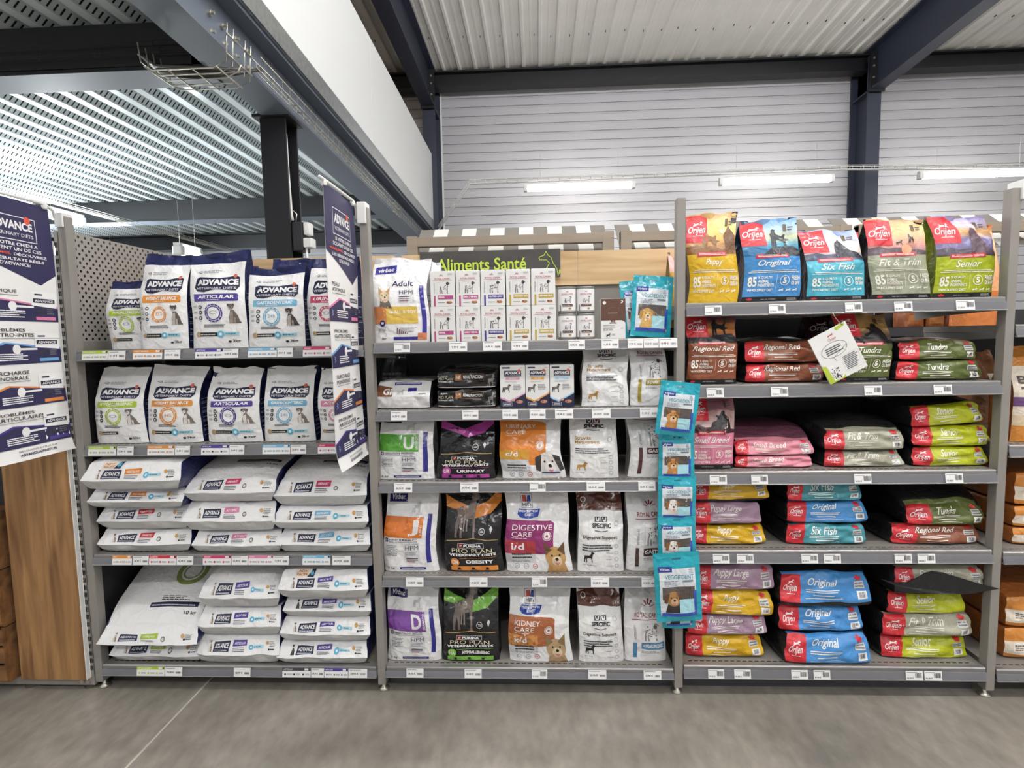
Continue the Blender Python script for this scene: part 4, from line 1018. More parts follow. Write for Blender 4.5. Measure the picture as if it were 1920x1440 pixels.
def specific(px, Y, z0, label, t1, t2, tcol, brown, seed=1, logo_v=.8, title_v=.6, **kw):
    fr = (lambda u, v: '5d3527' if v > .76 else 'f0efed') if brown else 'f1f0ee'
    p = standing_bag(px, Y, z0, label, fr, 'c9c7c4' if not brown else 'dedcda', seed=seed, m=GLOSS, d=kw.pop('d', .11), vlines=(.76,) if brown else (), taper=kw.pop('taper', .04), wrinkle=1.2, group='white bags with a two-square logo', **kw)
    if brown: p.part('white_corner').poly([(.0, .7), (.9, .7), (.9, .74), (.7, .775), (0, .775)], 'f0efed').part('round_icon').disc(.14, .9, .06, 'e0dad6', 16, .045).part('moon_mark').shape([(.1, .0), (.6, .1), (.9, .5), (.7, 1), (.2, .95), (.5, .7), (.45, .35)], .76, .89, .88, .96, 'ece8e4')
    v = logo_v
    p.part('brand_logo').rect(.36, v, .49, v+.06, '2a2a40').rect(.51, v, .64, v+.06, '8a3a34' if not brown else '3a2a2a')
    for q in (.38, .53): p.poly([(q, v+.05), (q+.025, v+.05), (q+.03, v+.025), (q+.05, v+.018), (q+.065, v+.05), (q+.09, v+.05), (q+.08, v+.01), (q+.05, v+.005), (q+.01, v+.01)], 'f0efed')
    p.text('SPECIFIC', .3, v-.07, .72, v-.015, '222226', .04).stroke([(.36, v-.1), (.5, v-.112), (.64, v-.1)], .014, '222226')
    p.part('title').text(t1, .1, title_v, .1+.043*len(t1) if t2 else .86, title_v+.055, tcol, .02)
    if t2: p.text(t2, .1, title_v-.075, .62, title_v-.01, tcol, .02)
    tv = title_v-(.12 if t2 else .05)
    p.part('claim_text').lines(.1, tv-.1, .86, tv, 3, '55555a', seed, .95, .25)
    p.part('dog_silhouette').shape(DOG_STAND, .12, .13, .36, .27, tcol if t2 else '1d1b1c').text('for dogs', .12, .08, .3, .105, '55555a')
    for i in range(4): p.part('round_icon').disc(.84, .34-i*.085, .042, '9a9894', 12, .034).lines(.62, .33-i*.085, .78, .345-i*.085, 1, '9a9894', i)
    p.part('round_icon').disc(.84, .62, .05, '9a9894', 14, .042)
    done(p); return p
def royal(px, Y, z0, label, name_, col, seed=1, v0=.62, band=.33, **kw):
    p = standing_bag(px, Y, z0, label, 'efeeed', 'c9c4c0', seed=seed, m=GLOSS, d=kw.pop('d', .12), taper=kw.pop('taper', .04), wrinkle=1.3, group='white bags with a crown logo', **kw)
    p.part('crown_logo'); crown(p, .58, v0+.13, .17, '8a2a36')
    p.text('ROYAL CANIN', .25, v0+.02, .92, v0+.075, '9c2a38', .01).rect(.2, v0-.01, .95, v0-.002, '9c2a38')
    p.part('dog_drawing').stroke([(.42, band+.08), (.42, v0-.06), (.9, v0-.06)], .005, 'b9b7b5').shape(DOG_STAND, .46, band+.06, .86, v0-.05, '8e8b89').shape(DOG_STAND, .5, band+.09, .84, v0-.07, 'efeeed')
    r = random.Random(seed)
    for i in range(12): p.disc(.52+r.random()*.26, band+.11+r.random()*(v0-band-.2), .014, '3a3837', 6)
    p.disc(.76, v0-.1, .05, '4a4846', 8)
    p.part('side_word')
    p.vtext('VETERINARY', .235, band+.07, .285, band+.27, '77757a')
    p.part('variety_band').rect(.4, band-.07, .96, band+.03, col).text(name_, .43, band-.045, .92, band+.01, 'f3f0ec', .03).rect(.2, .06, .29, band+.03, col)
    p.part('claim_text').lines(.4, band-.13, .85, band-.09, 2, 'a5a3a0', seed)
    done(p); return p
RED = 'd2313a'
def orijen_logo(p, u0, v0, u1, v1, col=RED, box=True):
    if box: p.poly([(u0, v0), (u1, v0), (u1, v1), (u0, v1)], col)
    w_, h_ = u1-u0, v1-v0
    p.shape(RUN, u0+.3*w_, v0+.58*h_, u0+.78*w_, v0+.78*h_, 'f3f1ef').text('Orijen', u0+.08*w_, v0+.26*h_, u0+.9*w_, v0+.6*h_, 'f3f1ef', .015, .35).rect(u0+.3*w_, v0+.23*h_, u0+.78*w_, v0+.25*h_, 'f3f1ef')
def orijen_stand(px, Y, z0, label, name_, body, sky, seed=1, fig='run', dark='2b2220', black=True, hz=.52, gus='1a1a1c', **kw):
    """sky: colours of the printed picture from its foot to the top"""
    def fr(u, v):
        if v < .065 and black: return '1b1a1c'
        if v < hz: return body
        t = (v-hz)/(1-hz)*(len(sky)-1); i = min(int(t), len(sky)-2); f = t-i
        a, b = [[int(sky[k][j:j+2], 16) for j in (0, 2, 4)] for k in (i, i+1)]
        return ''.join('%02x' % int(a[j]*(1-f)+b[j]*f) for j in range(3))
    p = standing_bag(px, Y, z0, label, fr, gus, seed=seed, d=kw.pop('d', .12), vlines=(.065, hz), group='upright bags with a printed landscape', wrinkle=1.5, **kw)
    p.part('landscape_print').shape(WAVE, 0, hz, 1, hz+.11, dark)
    if fig == 'jump': p.shape(STANDMAN, .3, hz+.04, .68, hz+.28, dark).poly([(.78, hz+.05), (.74, hz+.2), (.84, hz+.32), (.98, hz+.2), (1, hz+.04)], '6e4a2c').disc(.72, hz+.26, .06, 'fff0b8', 14)
    elif fig == 'hug': p.shape(STANDMAN, .5, hz+.1, .86, hz+.33, '22262b').poly([(.3, hz), (.5, hz+.1), (.9, hz+.12), (1, hz+.06), (1, hz)], '22262b')
    elif fig == 'kneel': p.shape(KNEEL, .45, hz+.06, .9, hz+.3, '1f1c1d')
    elif fig == 'rock': p.poly([(.5, hz+.02), (.56, hz+.25), (.63, hz+.3), (.7, hz+.24), (.78, hz+.14), (.92, hz+.1), (.98, hz+.02)], '2b2e38')
    elif fig == 'walk': p.shape(DOG_STAND, .46, hz+.12, .58, hz+.18, '2a2524').shape(STANDMAN, .66, hz+.14, .8, hz+.26, '2a2524').disc(.62, hz+.06, .09, 'e8a27a', 14)
    else: p.poly([(.54, hz+.02), (.58, hz+.3), (.64, hz+.36), (.7, hz+.34), (.76, hz+.2), (.88, hz+.06), (.9, hz+.02)], '5a4550')
    p.part('brand_square'); orijen_logo(p, .0, .66 if hz > .45 else .7, .42, .985)
    p.part('country_sticker').rect(.76, .84, .82, .93, '5a4a30').lines(.84, .85, .93, .91, 2, '55504a', 3)
    p.part('ribbon').poly([(.18, hz-.03), (.2, hz+.02), (.76, hz+.03), (.78, hz-.02)][::-1], 'c02f3a').lines(.22, hz-.012, .74, hz+.014, 2, 'f0dcd8', 4, .95, 0)
    p.part('variety_name').text(name_, .5-.036*len(name_), hz-.135, .5+.036*len(name_), hz-.05, 'f3f0e4', .01, .45).rect(.1, hz-.175, .9, hz-.168, 'f3f0e4').lines(.06, hz-.2, .95, hz-.18, 1, 'efe9da', 5, .95, 0)
    p.part('claim_text').text('85', .06, hz-.36, .2, hz-.24, 'f3f0e4', .03).text('% QUALITY', .22, hz-.272, .46, hz-.238, 'f3f0e4', .02).text('ANIMAL', .22, hz-.316, .4, hz-.28, 'f3f0e4', .02).text('INGREDIENTS', .22, hz-.36, .49, hz-.324, 'f3f0e4', .02).rect(.53, hz-.39, .535, hz-.22, 'efe9da')
    p.disc(.67, hz-.29, .085, 'f3f0e4', 18, .075).text('5', .64, hz-.325, .7, hz-.255, 'f3f0e4', .04).text('FRESH', .79, hz-.285, .95, hz-.235, 'f3f0e4', .03).text('OR RAW', .79, hz-.345, .95, hz-.295, 'f3f0e4', .03)
    p.text('WHOLEPREY DIET', .06, hz-.415, .48, hz-.385, 'f3f0e4', .02)
    for i in range(3): p.shape(RUN, .58+i*.12, hz-.42, .67+i*.12, hz-.38, 'f3f0e4')
    if black: p.part('foot_print').shape(LEAF, .06, .012, .16, .055, RED).lines(.3, .025, .65, .042, 1, '8a8a88', 6).lines(.75, .02, .92, .05, 2, 'b5b3b0', 7)
    done(p); return p
def ori_lying(px, Y, z0, label, name_, col, seed=1, L=.4, logo=.24, top='1c1c1e', side='19191b', stamp=True, leaf=RED, namew=None, ns=0., black=0., namev=None, **kw):
    kw.setdefault('k', 5.); kw.setdefault('trap', random.Random(seed).uniform(.03, .1)); kw.setdefault('q', .42); kw.setdefault('wr', 1.5); kw.setdefault('lean', random.Random(seed+5).uniform(.01, .03))
    p = pillow(px, Y, z0, label, (lambda u, v: top if v > .04 else col) if top != col else col, lambda u, v: ('17171a' if v < black else (RED if u < logo else col)), side, L=L, seed=seed, group='lying bags with a red logo end', **kw)
    o = black; q = 1-black
    p.sub(0, black, 1, 1)
    p.part('brand_panel').poly([(.03, .03), (logo-.0, .03), (logo+.015, .5), (logo, .97), (.03, .97)], RED)
    orijen_logo(p, .03, .08, logo-.01, .98, box=False)
    c, hw = .47+(logo-.24)*.5, namew or .02*len(name_)+.02
    p.part('variety_name').text(name_, c-hw*.85, .52, c+hw*.85, .84, 'f3f0e6', .012, .45)
    p.part('claim_text').rect(c-.17, .43, c+.17, .455, 'f3f0e6').lines(c-.17, .35, c+.17, .41, 1, 'efeade', seed, .97, .1).lines(c-.1, .23, c+.12, .3, 1, 'e9e4d8', seed+1, .97, .1).lines(c-.18, .13, c+.2, .18, 1, 'efeade', seed+2, .98, .05)
    if stamp:
        p.part('stamp').rect(.8, .48, .93, .72, 'd9d6d2').lines(.81, .5, .92, .7, 2, '77787c', 5, .95, 0).shape(LEAF, .815, .7, .915, .97, leaf)
        p.part('barcode').rect(.82, .14, .94, .4, 'efeeec').bars(.84, .19, .92, .36)
    done(p); return p

# cartons, cans, pouches
def carton(px, Y, z0, label, d=.16, name='carton', group=None, rz=0.):
    xl, xr, yt, yb = px
    a, b = at(xl, yb, Y=Y), at(xr, yb, Y=Y); W = b[0]-a[0]-.001; Hh = at((xl+xr)/2, yt, Y=Y)[2]-at((xl+xr)/2, yb, Y=Y)[2]
    root = empty(name, ((a[0]+b[0])/2, Y+d/2, z0+.001), label, 'box', group, rz=rz)
    V = [(-W/2, -d/2, 0), (W/2, -d/2, 0), (W/2, d/2, 0), (-W/2, d/2, 0), (-W/2, -d/2, Hh), (W/2, -d/2, Hh), (W/2, d/2, Hh), (-W/2, d/2, Hh)]
    b_ = MB().box(-W/2, W/2, -d/2, d/2, 0, Hh)
    b_.build('carton_body', WHITE, root, bevel=.0015)
    MB().box(-W/2+.002, W/2-.002, -d/2+.002, -d/2+.02, Hh-.0005, Hh+.0012).build('lid_flap', WHITE, root)
    pr = Print(flat(-W/2, 0, W, Hh, -d/2), W, Hh, step=.08, lift=.0005); pr.m = PAPER; pr.root = root; pr.z1 = z0+.001+Hh; pr.W, pr.H = W, Hh
    return pr
def royal_box(px, Y, z0, label, name_, col):
    p = carton(px, Y, z0, label, group='white cartons with a crown logo')
    p.part('crown_logo'); crown(p, .45, .84, .1, 'a83440')
    p.text('ROYAL CANIN', .18, .76, .8, .81, 'a83440', .005).rect(.12, .735, .88, .742, 'a83440').lines(.72, .88, .92, .94, 2, '9a9a9c', 3)
    p.part('dog_drawing').stroke([(.27, .36), (.27, .68), (.62, .7)], .008, 'c5c3c1').shape(DOG_STAND, .34, .36, .8, .7, '6e6c6b').shape(DOG_STAND, .39, .4, .76, .68, 'e6e4e2').disc(.7, .64, .06, '3a3837', 10)
    r = random.Random(len(name_))
    for i in range(9): p.disc(.42+r.random()*.26, .45+r.random()*.15, .018, '2a2827', 6)
    p.part('side_word')
    p.vtext('VETERINARY', .13, .36, .18, .68, '55535a')
    p.part('variety_band').rect(.3, .2, .92, .31, col).text(name_, .33, .235, min(.33+.05*len(name_), .89), .285, 'f6f2ef', .03).rect(.13, .0, .2, .3, col)
    p.part('food_picture').disc(.76, .1, .12, 'a8683c', 12, ry=.4).disc(.7, .12, .05, '8a4c2a', 8, ry=.6).disc(.8, .12, .06, 'b97d4a', 8, ry=.6).lines(.3, .09, .6, .12, 1, '55535a', 4)
    done(p); return p
def adv_box(px, Y, z0, label, col):
    p = carton(px, Y, z0, label, group='white and navy cartons')
    p.part('brand_panel').rect(.17, .74, .84, .88, '20233f').text('ADVANCE', .2, .79, .81, .86, 'f4f3f1', .05).lines(.2, .755, .8, .775, 1, 'c9c9d6', 3, .97, 0).disc(.76, .88, .06, 'e1654a', 12)
    p.rect(.08, .93, .4, .965, '3a3950').lines(.8, .94, .92, .955, 1, '55555c', 3)
    p.part('variety_band').rect(.22, .66, .78, .72, col).text('ADULT', .35, .675, .65, .705, 'f2ece8', .02).lines(.2, .6, .8, .64, 2, 'b9b8ba', 4)
    p.part('dog_picture').shape(DOG_STAND, .06, .36, .44, .56, '3a3633').shape(DOG_STAND, .12, .41, .38, .53, '77706a').lines(.52, .42, .9, .56, 4, '8f8f95', 6)
    p.part('navy_foot').poly([(.0, .0), (1, 0), (1, .36), (.36, .17), (.0, .26)], col).poly([(.0, .0), (1, 0), (1, .33), (.36, .13), (.0, .22)], '20233f')
    p.rect(.1, .04, .46, .12, '20233f').stroke([(.1, .04), (.46, .04), (.46, .12), (.1, .12)], .01, 'd9d8e2', True).text('ADVANCE', .14, .06, .42, .1, 'f4f3f1', .04)
    p.part('food_picture').disc(.76, .12, .2, 'e6e0d8', 14, ry=.55).disc(.76, .14, .14, 'c98f78', 12, ry=.5).disc(.7, .15, .05, 'a86450', 8).disc(.5, .18, .09, 'd9a890', 8, ry=.5)
    done(p); return p
def can(px, Y, z0, label):
    xl, xr, yt, yb = px
    a, b = at(xl, yb, Y=Y), at(xr, yb, Y=Y); r = (b[0]-a[0])/2-.0006; Hh = at((xl+xr)/2, yt, Y=Y)[2]-at((xl+xr)/2, yb, Y=Y)[2]
    root = empty('food_can', ((a[0]+b[0])/2, Y+r, z0+.001), label, 'can', 'white food cans')
    MB().lathe([(r*.93, 0), (r, .003), (r, .006), (r*.975, .009), (r*.975, Hh-.009), (r, Hh-.006), (r, Hh-.002), (r*.95, Hh), (r*.93, Hh-.004), (r*.3, Hh-.005)], 32).build('tin_body', EDGE, root, True)
    def F(u, v):
        q = (u-.5)*2.7; return np.stack([r*.98*np.sin(q), -r*.98*np.cos(q), .01+v*(Hh-.02)], -1)
    p = Print(F, r*2.7, Hh-.02, step=.008, lift=.0006); p.m = PAPER; p.root = root; p.z1 = z0+.001+Hh
    p.part('paper_label').rect(0, 0, 1, 1, 'f1f0ee'); crown(p, .5, .83, .07, 'a83440')
    p.text('ROYAL CANIN', .27, .74, .74, .8, 'a83440', .005).rect(.25, .715, .76, .722, 'a83440').shape(DOG_STAND, .38, .36, .68, .66, '55535a').shape(DOG_STAND, .42, .4, .64, .63, 'dcdad8')
    p.rect(.3, .2, .72, .3, '55302a').lines(.33, .23, .68, .27, 1, 'e9dcd6', 3, .95, 0).rect(.2, .0, .23, .28, '55302a').disc(.6, .1, .06, 'b08a4a', 8, ry=.6)
    done(p); return p
def pouch(c, w_, h_, label, dogc, tilt=0., group='turquoise treat pouches', yaw=0., seed=1, tagc='d9a05a', lean=0.):
    """flat sealed pouch hanging or standing; c = world position of its middle"""
    root = empty('treat_pouch', c, label, 'pouch', group); root.rotation_euler = (lean, tilt, yaw)
    n1 = wob(seed, 5, 1, 4)
    def th(u, v): 
        e = np.clip(1-np.abs(2*u-1)**4, 0, 1)*np.clip(1-np.abs(2*v*1.1-1.02)**4, 0, 1)
        return .001+.011*e
    def com(u, v, s_):
        return np.stack([(u-.5)*w_, s_*th(u, v)+.004*n1(u, v)+.012*(u-.5)**2, (v-.5)*h_], -1)
    F = lambda u, v: com(u, v, -1)
    us, vs = np.linspace(0, 1, 13), np.linspace(0, 1, 15); U, V = np.meshgrid(us, vs)
    P_ = Patch(); P_.add(F(U.ravel(), V.ravel()), 13, 15, '1fa3b5'); P_.add(com(U.ravel(), V.ravel(), 1), 13, 15, '1a93a6', rev=True)
    P_.build('pouch_film', GLOSS, root)
    p = Print(F, w_, h_, step=.014)
    p.part('window_panel').rect(.1, .1, .88, .78, 'dfe4e8').rect(.15, .33, .85, .52, '5e5550')
    for i in range(9): p.rect(.4+i*.045, .33, .407+i*.045, .52, '48403c')
    p.rect(.5, .14, .82, .34, 'aadbe4').rect(.12, .09, .88, .14, '2a4fb0').rect(.82, .14, .88, .46, '2f55b5').rect(.78, .09, .88, .16, tagc)
    p.part('brand_tab').rect(.08, .73, .38, .81, '2b3f8f').text('Virbac', .12, .755, .34, .79, 'e9ecf4', .01, .15).text('VEGGIEDENT', .22, .63, .84, .69, '2d93a3', .01).rect(.6, .585, .82, .615, '7f8a90').lines(.2, .53, .56, .61, 4, '8a90a0', 5).lines(.74, .7, .84, .77, 3, '8a96b8', 6)
    p.part('dog_portrait'); dog_face(p, .38, .35, .155, dogc[0], dogc[1], dogc[2], dogc[3], dogc[4])
    p.build(root, GLOSS)
    hole = Print(F, w_, h_, step=.03); hole.part('hang_hole').rect(.4, .9, .6, .925, '11606c'); hole.build(root, GLOSS)
    return root
# ------------------------------------------------------------------ left bay, upright bags
z = TOP[0][0]; Y = .05
GRN, ORG, VIO, BLU, PNK, ROS = 'a9c437', 'df8f35', '4b3a8f', '74b3d3', 'c43a63', 'd983a6'
DOGS = [('5a514b', 'b9aea4'), ('4b443f', 'a59a90'), ('6b5f57', '9a8c80'), ('453d38', 'b0a498')]
PUP = ('7d746c', 'e4ddd6')
adv_stand((203, 297, 527, 655), .1, z, 'white and navy bag with a lime band, first on the top left shelf', 'HYPOALLERGENIC', GRN, 'o', kg='2,5kg', seed=11, cyan=False, d=.12)
adv_stand((262, 352, 478, 653), Y, z, 'white and navy bag with an orange band on the top left shelf', 'WEIGHT BALANCE', ORG, '85%', DOGS[0], seed=12, d=.14, skew=.08, flare=-.06)
adv_stand((360, 464, 474, 652), Y, z, 'white and navy bag with a violet band, tallest on the top left shelf', 'ARTICULAR', VIO, 'o', DOGS[2], seed=13, d=.14, flare=.04, skew=-.02)
adv_stand((466, 572, 496, 650), Y, z, 'white and navy bag with a pale blue band on the top left shelf', 'GASTROENTERIC', BLU, '24h', DOGS[3], seed=14, d=.13, dip=.05, flare=.02)
adv_stand((580, 668, 484, 648), Y+.02, z, 'white and navy bag with a crimson band half hidden by the banner', 'URINARY', PNK, 'o', DOGS[1], seed=15, d=.14)
for i, (a, b, t) in enumerate(((276, 350, 484), (400, 470, 497), (510, 585, 486))):
    p = standing_bag((a, b, t, 640), .27, z, ('dark navy bag back standing behind the orange-banded bag', 'dark navy bag back standing behind the violet-banded bag', 'dark navy bag back standing behind the pale blue-banded bag')[i], NAVY, NAVY, d=.13, seed=30+i, group='second-row navy bags')
    p.part('seal_line').rect(.03, .93, .97, .935, '3d4378').lines(.2, .5, .8, .7, 5, 'a9abc6', i); done(p)
z = TOP[0][1]
adv_stand((178, 274, 690, 829), Y, z, 'white bag with a lime band, leftmost on the second left shelf', 'HYPOALLERGENIC', GRN, 'o', PUP, '2,5kg', 21, False, d=.14, navytop=False, taper=.05, skew=.03)
adv_stand((276, 379, 687, 830), Y, z, 'white bag with an orange band and a flared top on the second left shelf', 'WEIGHT BALANCE', ORG, '94%', PUP, seed=22, d=.16, navytop=False, taper=.06, flare=.08, skew=.03)
adv_stand((387, 490, 690, 828), Y, z, 'white bag with a violet band on the second left shelf', 'ARTICULAR', VIO, 'o', PUP, seed=23, d=.14, navytop=False, taper=.06, skew=.03)
adv_stand((494, 590, 688, 828), Y, z, 'white bag with a pale blue band on the second left shelf', 'GASTROENTERIC', BLU, '24h', PUP, seed=24, d=.16, navytop=False, taper=.04, flare=.06)
adv_stand((597, 672, 690, 826), Y, z, 'white bag with a rose band half behind the banner on the second left shelf', 'ATOPIC', ROS, 'o', PUP, seed=25, d=.14, navytop=False, taper=.05)
for i, (a, b) in enumerate(((190, 268), (290, 368), (398, 475), (500, 575))):
    p = standing_bag((a, b, 694, 812), .27, z, 'navy bag in the shade behind the %s bag of the second left shelf' % ('lime-banded', 'orange-banded', 'violet-banded', 'pale blue-banded')[i], NAVY, NAVY, d=.13, seed=40+i, group='second-row navy bags')
    p.part('seal_line').rect(.03, .93, .97, .935, '3d4378').lines(.2, .5, .8, .7, 5, 'a9abc6', i); done(p)

# ------------------------------------------------------------------ left bay, lying bags
def stack(z, items):
    for fn, px, yy, args, kw in items:
        p = fn(px, yy, z, *args, **kw); z = p.z1-.002
A = adv_lying
stack(TOP[0][2], [
    (A, (186, 352, 994, 1038), 0.010, ('white bag with a red tag lying at the foot of the first stack', 'DIABETES', 'c8323c'), dict(seed=1, cyan=False)),
    (A, (186, 348, 949, 995), 0.010, ('white bag with a red tag lying second from the foot of the first stack', 'DIABETES', 'c8323c'), dict(seed=2, cyan=False)),
    (A, (166, 338, 913, 951), -0.030, ('white bag with an orange tag lying under the top of the first stack', 'WEIGHT BALANCE', 'd9822f'), dict(seed=3)),
    (A, (154, 332, 862, 915), -0.060, ('white bag with an orange tag and new-recipe sticker topping the first stack', 'WEIGHT BALANCE', 'd9822f'), dict(seed=4, new=True, rise=.15))])
stack(TOP[0][2], [
    (A, (362, 524, 1001, 1044), 0.000, ('white bag with a pink tag lying at the foot of the second stack', 'ATOPIC', ROS), dict(seed=5, cyan=False)),
    (A, (346, 512, 945, 1001), -0.010, ('white bag with a pink tag lying in the middle of the second stack', 'ATOPIC', ROS), dict(seed=6, cyan=False)),
    (A, (347, 510, 893, 945), -0.010, ('plump white bag with a rose-red tag topping the second stack', 'URINARY', PNK), dict(seed=7, cyan=False, rise=.5, rk=1.6, rp=1, strip=True, kg='12 kg', lipd=.07, sag=.1))])
stack(TOP[0][2], [
    (A, (524, 690, 995, 1041), 0.000, ('white bag with a blue tag lying at the foot of the third stack', 'GASTROENT.', BLU), dict(seed=8)),
    (A, (515, 686, 952, 996), -0.010, ('white bag with a blue tag lying in the middle of the third stack', 'GASTROENT.', BLU), dict(seed=9)),
    (A, (517, 683, 895, 952), 0.000, ('plump white bag with a rose-red tag topping the third stack below the banner', 'URINARY', PNK), dict(seed=10, cyan=False, rise=.45, rk=1.6, rp=1, strip=True, kg='12 kg', lipd=.07, sag=.1))])
stack(TOP[0][3], [
    (A, (208, 372, 1205, 1243), 0.010, ('white bag lying under the big ten kilo bag on the lowest left shelf', 'HYPOALL.', GRN), dict(seed=11, cyan=False)),
    (A, (184, 362, 1172, 1210), -0.030, ('big white ten kilo bag with a lime tag sloping back on the lowest left shelf', 'HYPOALL.', GRN), dict(seed=12, cyan=False, rise=2.9, rk=1, rp=.9, lipd=.05, lipv=.2, strip=True, kg='10 kg', sag=.04, sv=.16, emblem='8fa05a', lab=(.14, .34)))])  # emblem lime dulled, its shade put into the ink colour
stack(TOP[0][3], [
    (A, (370, 520, 1190, 1244), 0.000, ('white bag with a violet tag lying lowest in the middle stack by the floor', 'ARTICULAR', VIO), dict(seed=13)),
    (A, (373, 522, 1138, 1191), 0.000, ('white bag with a violet tag lying second in the middle stack by the floor', 'ARTICULAR', VIO), dict(seed=14)),
    (A, (375, 520, 1083, 1140), 0.000, ('white bag with a violet tag topping the middle stack by the floor', 'ARTICULAR', VIO), dict(seed=15, rise=.4, rk=1.6, rp=1, strip=True, kg='12 kg', lipd=.06, sag=.1))])
stack(TOP[0][3], [
    (A, (523, 685, 1206, 1250), 0.000, ('white bag with a violet tag and dark dog lying lowest of the right floor stack', 'ARTICULAR', VIO), dict(seed=16, dogc=('3a332f', '5a504a'))),
    (A, (527, 690, 1163, 1207), 0.000, ('white bag with a violet tag and pale dog lying second of the right floor stack', 'ARTICULAR', VIO), dict(seed=17)),
    (A, (534, 692, 1122, 1164), 0.010, ('white bag with a violet tag and dark dog lying third of the right floor stack', 'ARTICULAR', VIO), dict(seed=18, dogc=('3a332f', '5a504a'))),
    (A, (524, 686, 1070, 1123), -0.020, ('white bag with new-recipe sticker and violet tag topping the right floor stack', 'ARTICULAR', VIO), dict(seed=19, new=True))])

# ------------------------------------------------------------------ middle bay
z = TOP[1][0]
p = standing_bag((699, 806, 485, 643), .05, z, 'white and navy bag with a terrier picture, first on the top middle shelf', 'f0efee', 'd3d2d6', d=.14, seed=51, m=GLOSS, wrinkle=1.2, flare=.03, group='white bags with a navy brand tab')
p.part('brand_tab').rect(.05, .8, .42, .89, '33308a', .02).text('virbac', .1, .825, .38, .87, 'f2f1ee', .02, .2, .015)
p.part('title').text('Adult', .38, .655, .76, .72, '2a2450', .015)
p.part('range_panel').rect(.5, .46, .78, .61, 'd6d5d7').text('HPM', .52, .56, .76, .605, '4a4a50').rect(.52, .525, .7, .535, '4a4a50').rect(.52, .505, .7, .512, '77777c').rect(.52, .48, .68, .488, 'a33a44')
p.part('colour_block').rect(.02, .22, .8, .42, 'e3bf57').rect(.02, .22, .25, .42, 'd58a55').text('SMALL & TOY', .3, .335, .78, .375, 'f4ecd8', .02)
p.part('dog_portrait'); dog_face(p, .25, .54, .1, 'd8c4a0', 'b9996a', 'e6d6b8', True, '6b6259')
p.part('side_bar').rect(.87, .1, .945, .66, '33308a')
p.part('badge').disc(.17, .225, .055, '2a2460', 16).poly([(.15, .215), (.19, .215), (.2, .24), (.14, .24)], 'e6e4ea')
p.part('foot_band').rect(.38, .03, .8, .065, '33308a').rect(.8, .03, .95, .11, 'd9875f').text('3kg', .17, .03, .25, .06, '33333a', .02).lines(.1, .12, .25, .18, 4, '9a9a9e', 3)
for i in range(6): p.rect(.43+i*.035, .1, .445+i*.035, .17-i*.012, '6b2c3c')
p.lines(.48, .12, .8, .18, 4, 'b0aeb2', 4)
done(p); gusset_text(p, '3c3c46', 8)
p = standing_bag((770, 826, 492, 640), .3, z, 'white bag corner showing behind the terrier bag', 'efeeed', 'd3d2d6', d=.13, seed=52, m=GLOSS)
p.part('brand_tab').rect(.05, .8, .42, .89, '33308a'); done(p)
MAG, PUR, GLD = 'b0487f', '45388c', 'bda243'
cols = [(809, 855, 'RENAL', MAG, 'first'), (856.5, 902, 'EARLY RENAL', MAG, 'second'), (903, 949, 'NEUTERED ADULT', PUR, 'third'), (950.5, 996, 'URINARY S/O', GLD, 'fourth'), (997.5, 1043, 'URINARY S/O', GLD, 'fifth')]
for i, (a, b, n_, c, w_) in enumerate(cols):
    q = royal_box((a, b, 577+.2*i, 643), .05, z, 'white crown-logo carton with a %s band, %s from the terrier bag, lower row' % ({MAG: 'magenta', PUR: 'violet', GLD: 'gold'}[c], w_), n_, c)
    royal_box((a-1, b-1, 511-.3*i, 577+.2*i), .05, q.z1, 'white crown-logo carton with a %s band, %s from the terrier bag, upper row' % ({MAG: 'magenta', PUR: 'violet', GLD: 'gold'}[c], w_), n_, c)
for i, (a, b) in enumerate(((1047, 1082), (1082.5, 1117))):
    q = can((a, b, 589, 638), .06, z, 'white crown-logo tin at the foot of the %s tin pair' % ('left', 'right')[i])
    can((a-.5, b-.5, 538, 588), .06, q.z1, 'white crown-logo tin on top of the %s tin pair' % ('left', 'right')[i])
p = carton((1127, 1173, 562, 637), .06, z, 'brown and white carton between the tins and the turquoise pouches', d=.14)
p.part('brown_top').poly([(0, .46), (.86, .46), (1, .4), (1, 1), (0, 1)], '5f4030').disc(.14, .9, .07, 'efebe8', 14).shape([(.1, 0), (.6, .1), (.9, .5), (.7, 1), (.2, .95), (.5, .7), (.45, .35)], .78, .88, .92, .96, 'efebe8').stroke([(.2, .68), (.3, .76), (.5, .79), (.7, .76), (.78, .7)], .008, '8a6a58').lines(.28, .63, .7, .65, 1, 'e6ded8', 3)
p.part('brand_logo').rect(.4, .42, .48, .46, '3a2a2a').rect(.5, .42, .58, .46, '8a3a34').text('SPECIFIC', .34, .375, .64, .41, '33302e', .03)
p.part('title').text('Digestive Support', .08, .31, .56, .345, '5f4030', .01).lines(.08, .2, .6, .29, 4, '9a9692', 4).disc(.86, .26, .045, '9a9692', 12, .035)
p.part('dog_silhouette').shape(DOG_STAND, .2, .04, .4, .14, '2a2220').lines(.45, .08, .62, .13, 2, '77736f', 5)
done(p)
GOLDEN = ('d9ad62', 'b98a44', 'ecd6a8', False, 'd9ad62')
CHI = ('c48a4e', '7d5a34', 'e6c79a', True, 'c98f50')
JACK = ('e9e4dc', '8a5c34', 'f1ece4', False, 'e4ded6')
HOUND = ('a97c4a', '5f4028', 'c9a57a', False, '2f2a28')
def mid(xl, xr, yt, yb, Y): 
    c = at((xl+xr)/2, (yt+yb)/2, Y=Y); w_ = at(xr, (yt+yb)/2, Y=Y)[0]-at(xl, (yt+yb)/2, Y=Y)[0]; h_ = at((xl+xr)/2, yt, Y=Y)[2]-at((xl+xr)/2, yb, Y=Y)[2]
    return c, w_, h_
c, w_, h_ = mid(1185, 1260, 517, 634, .1)
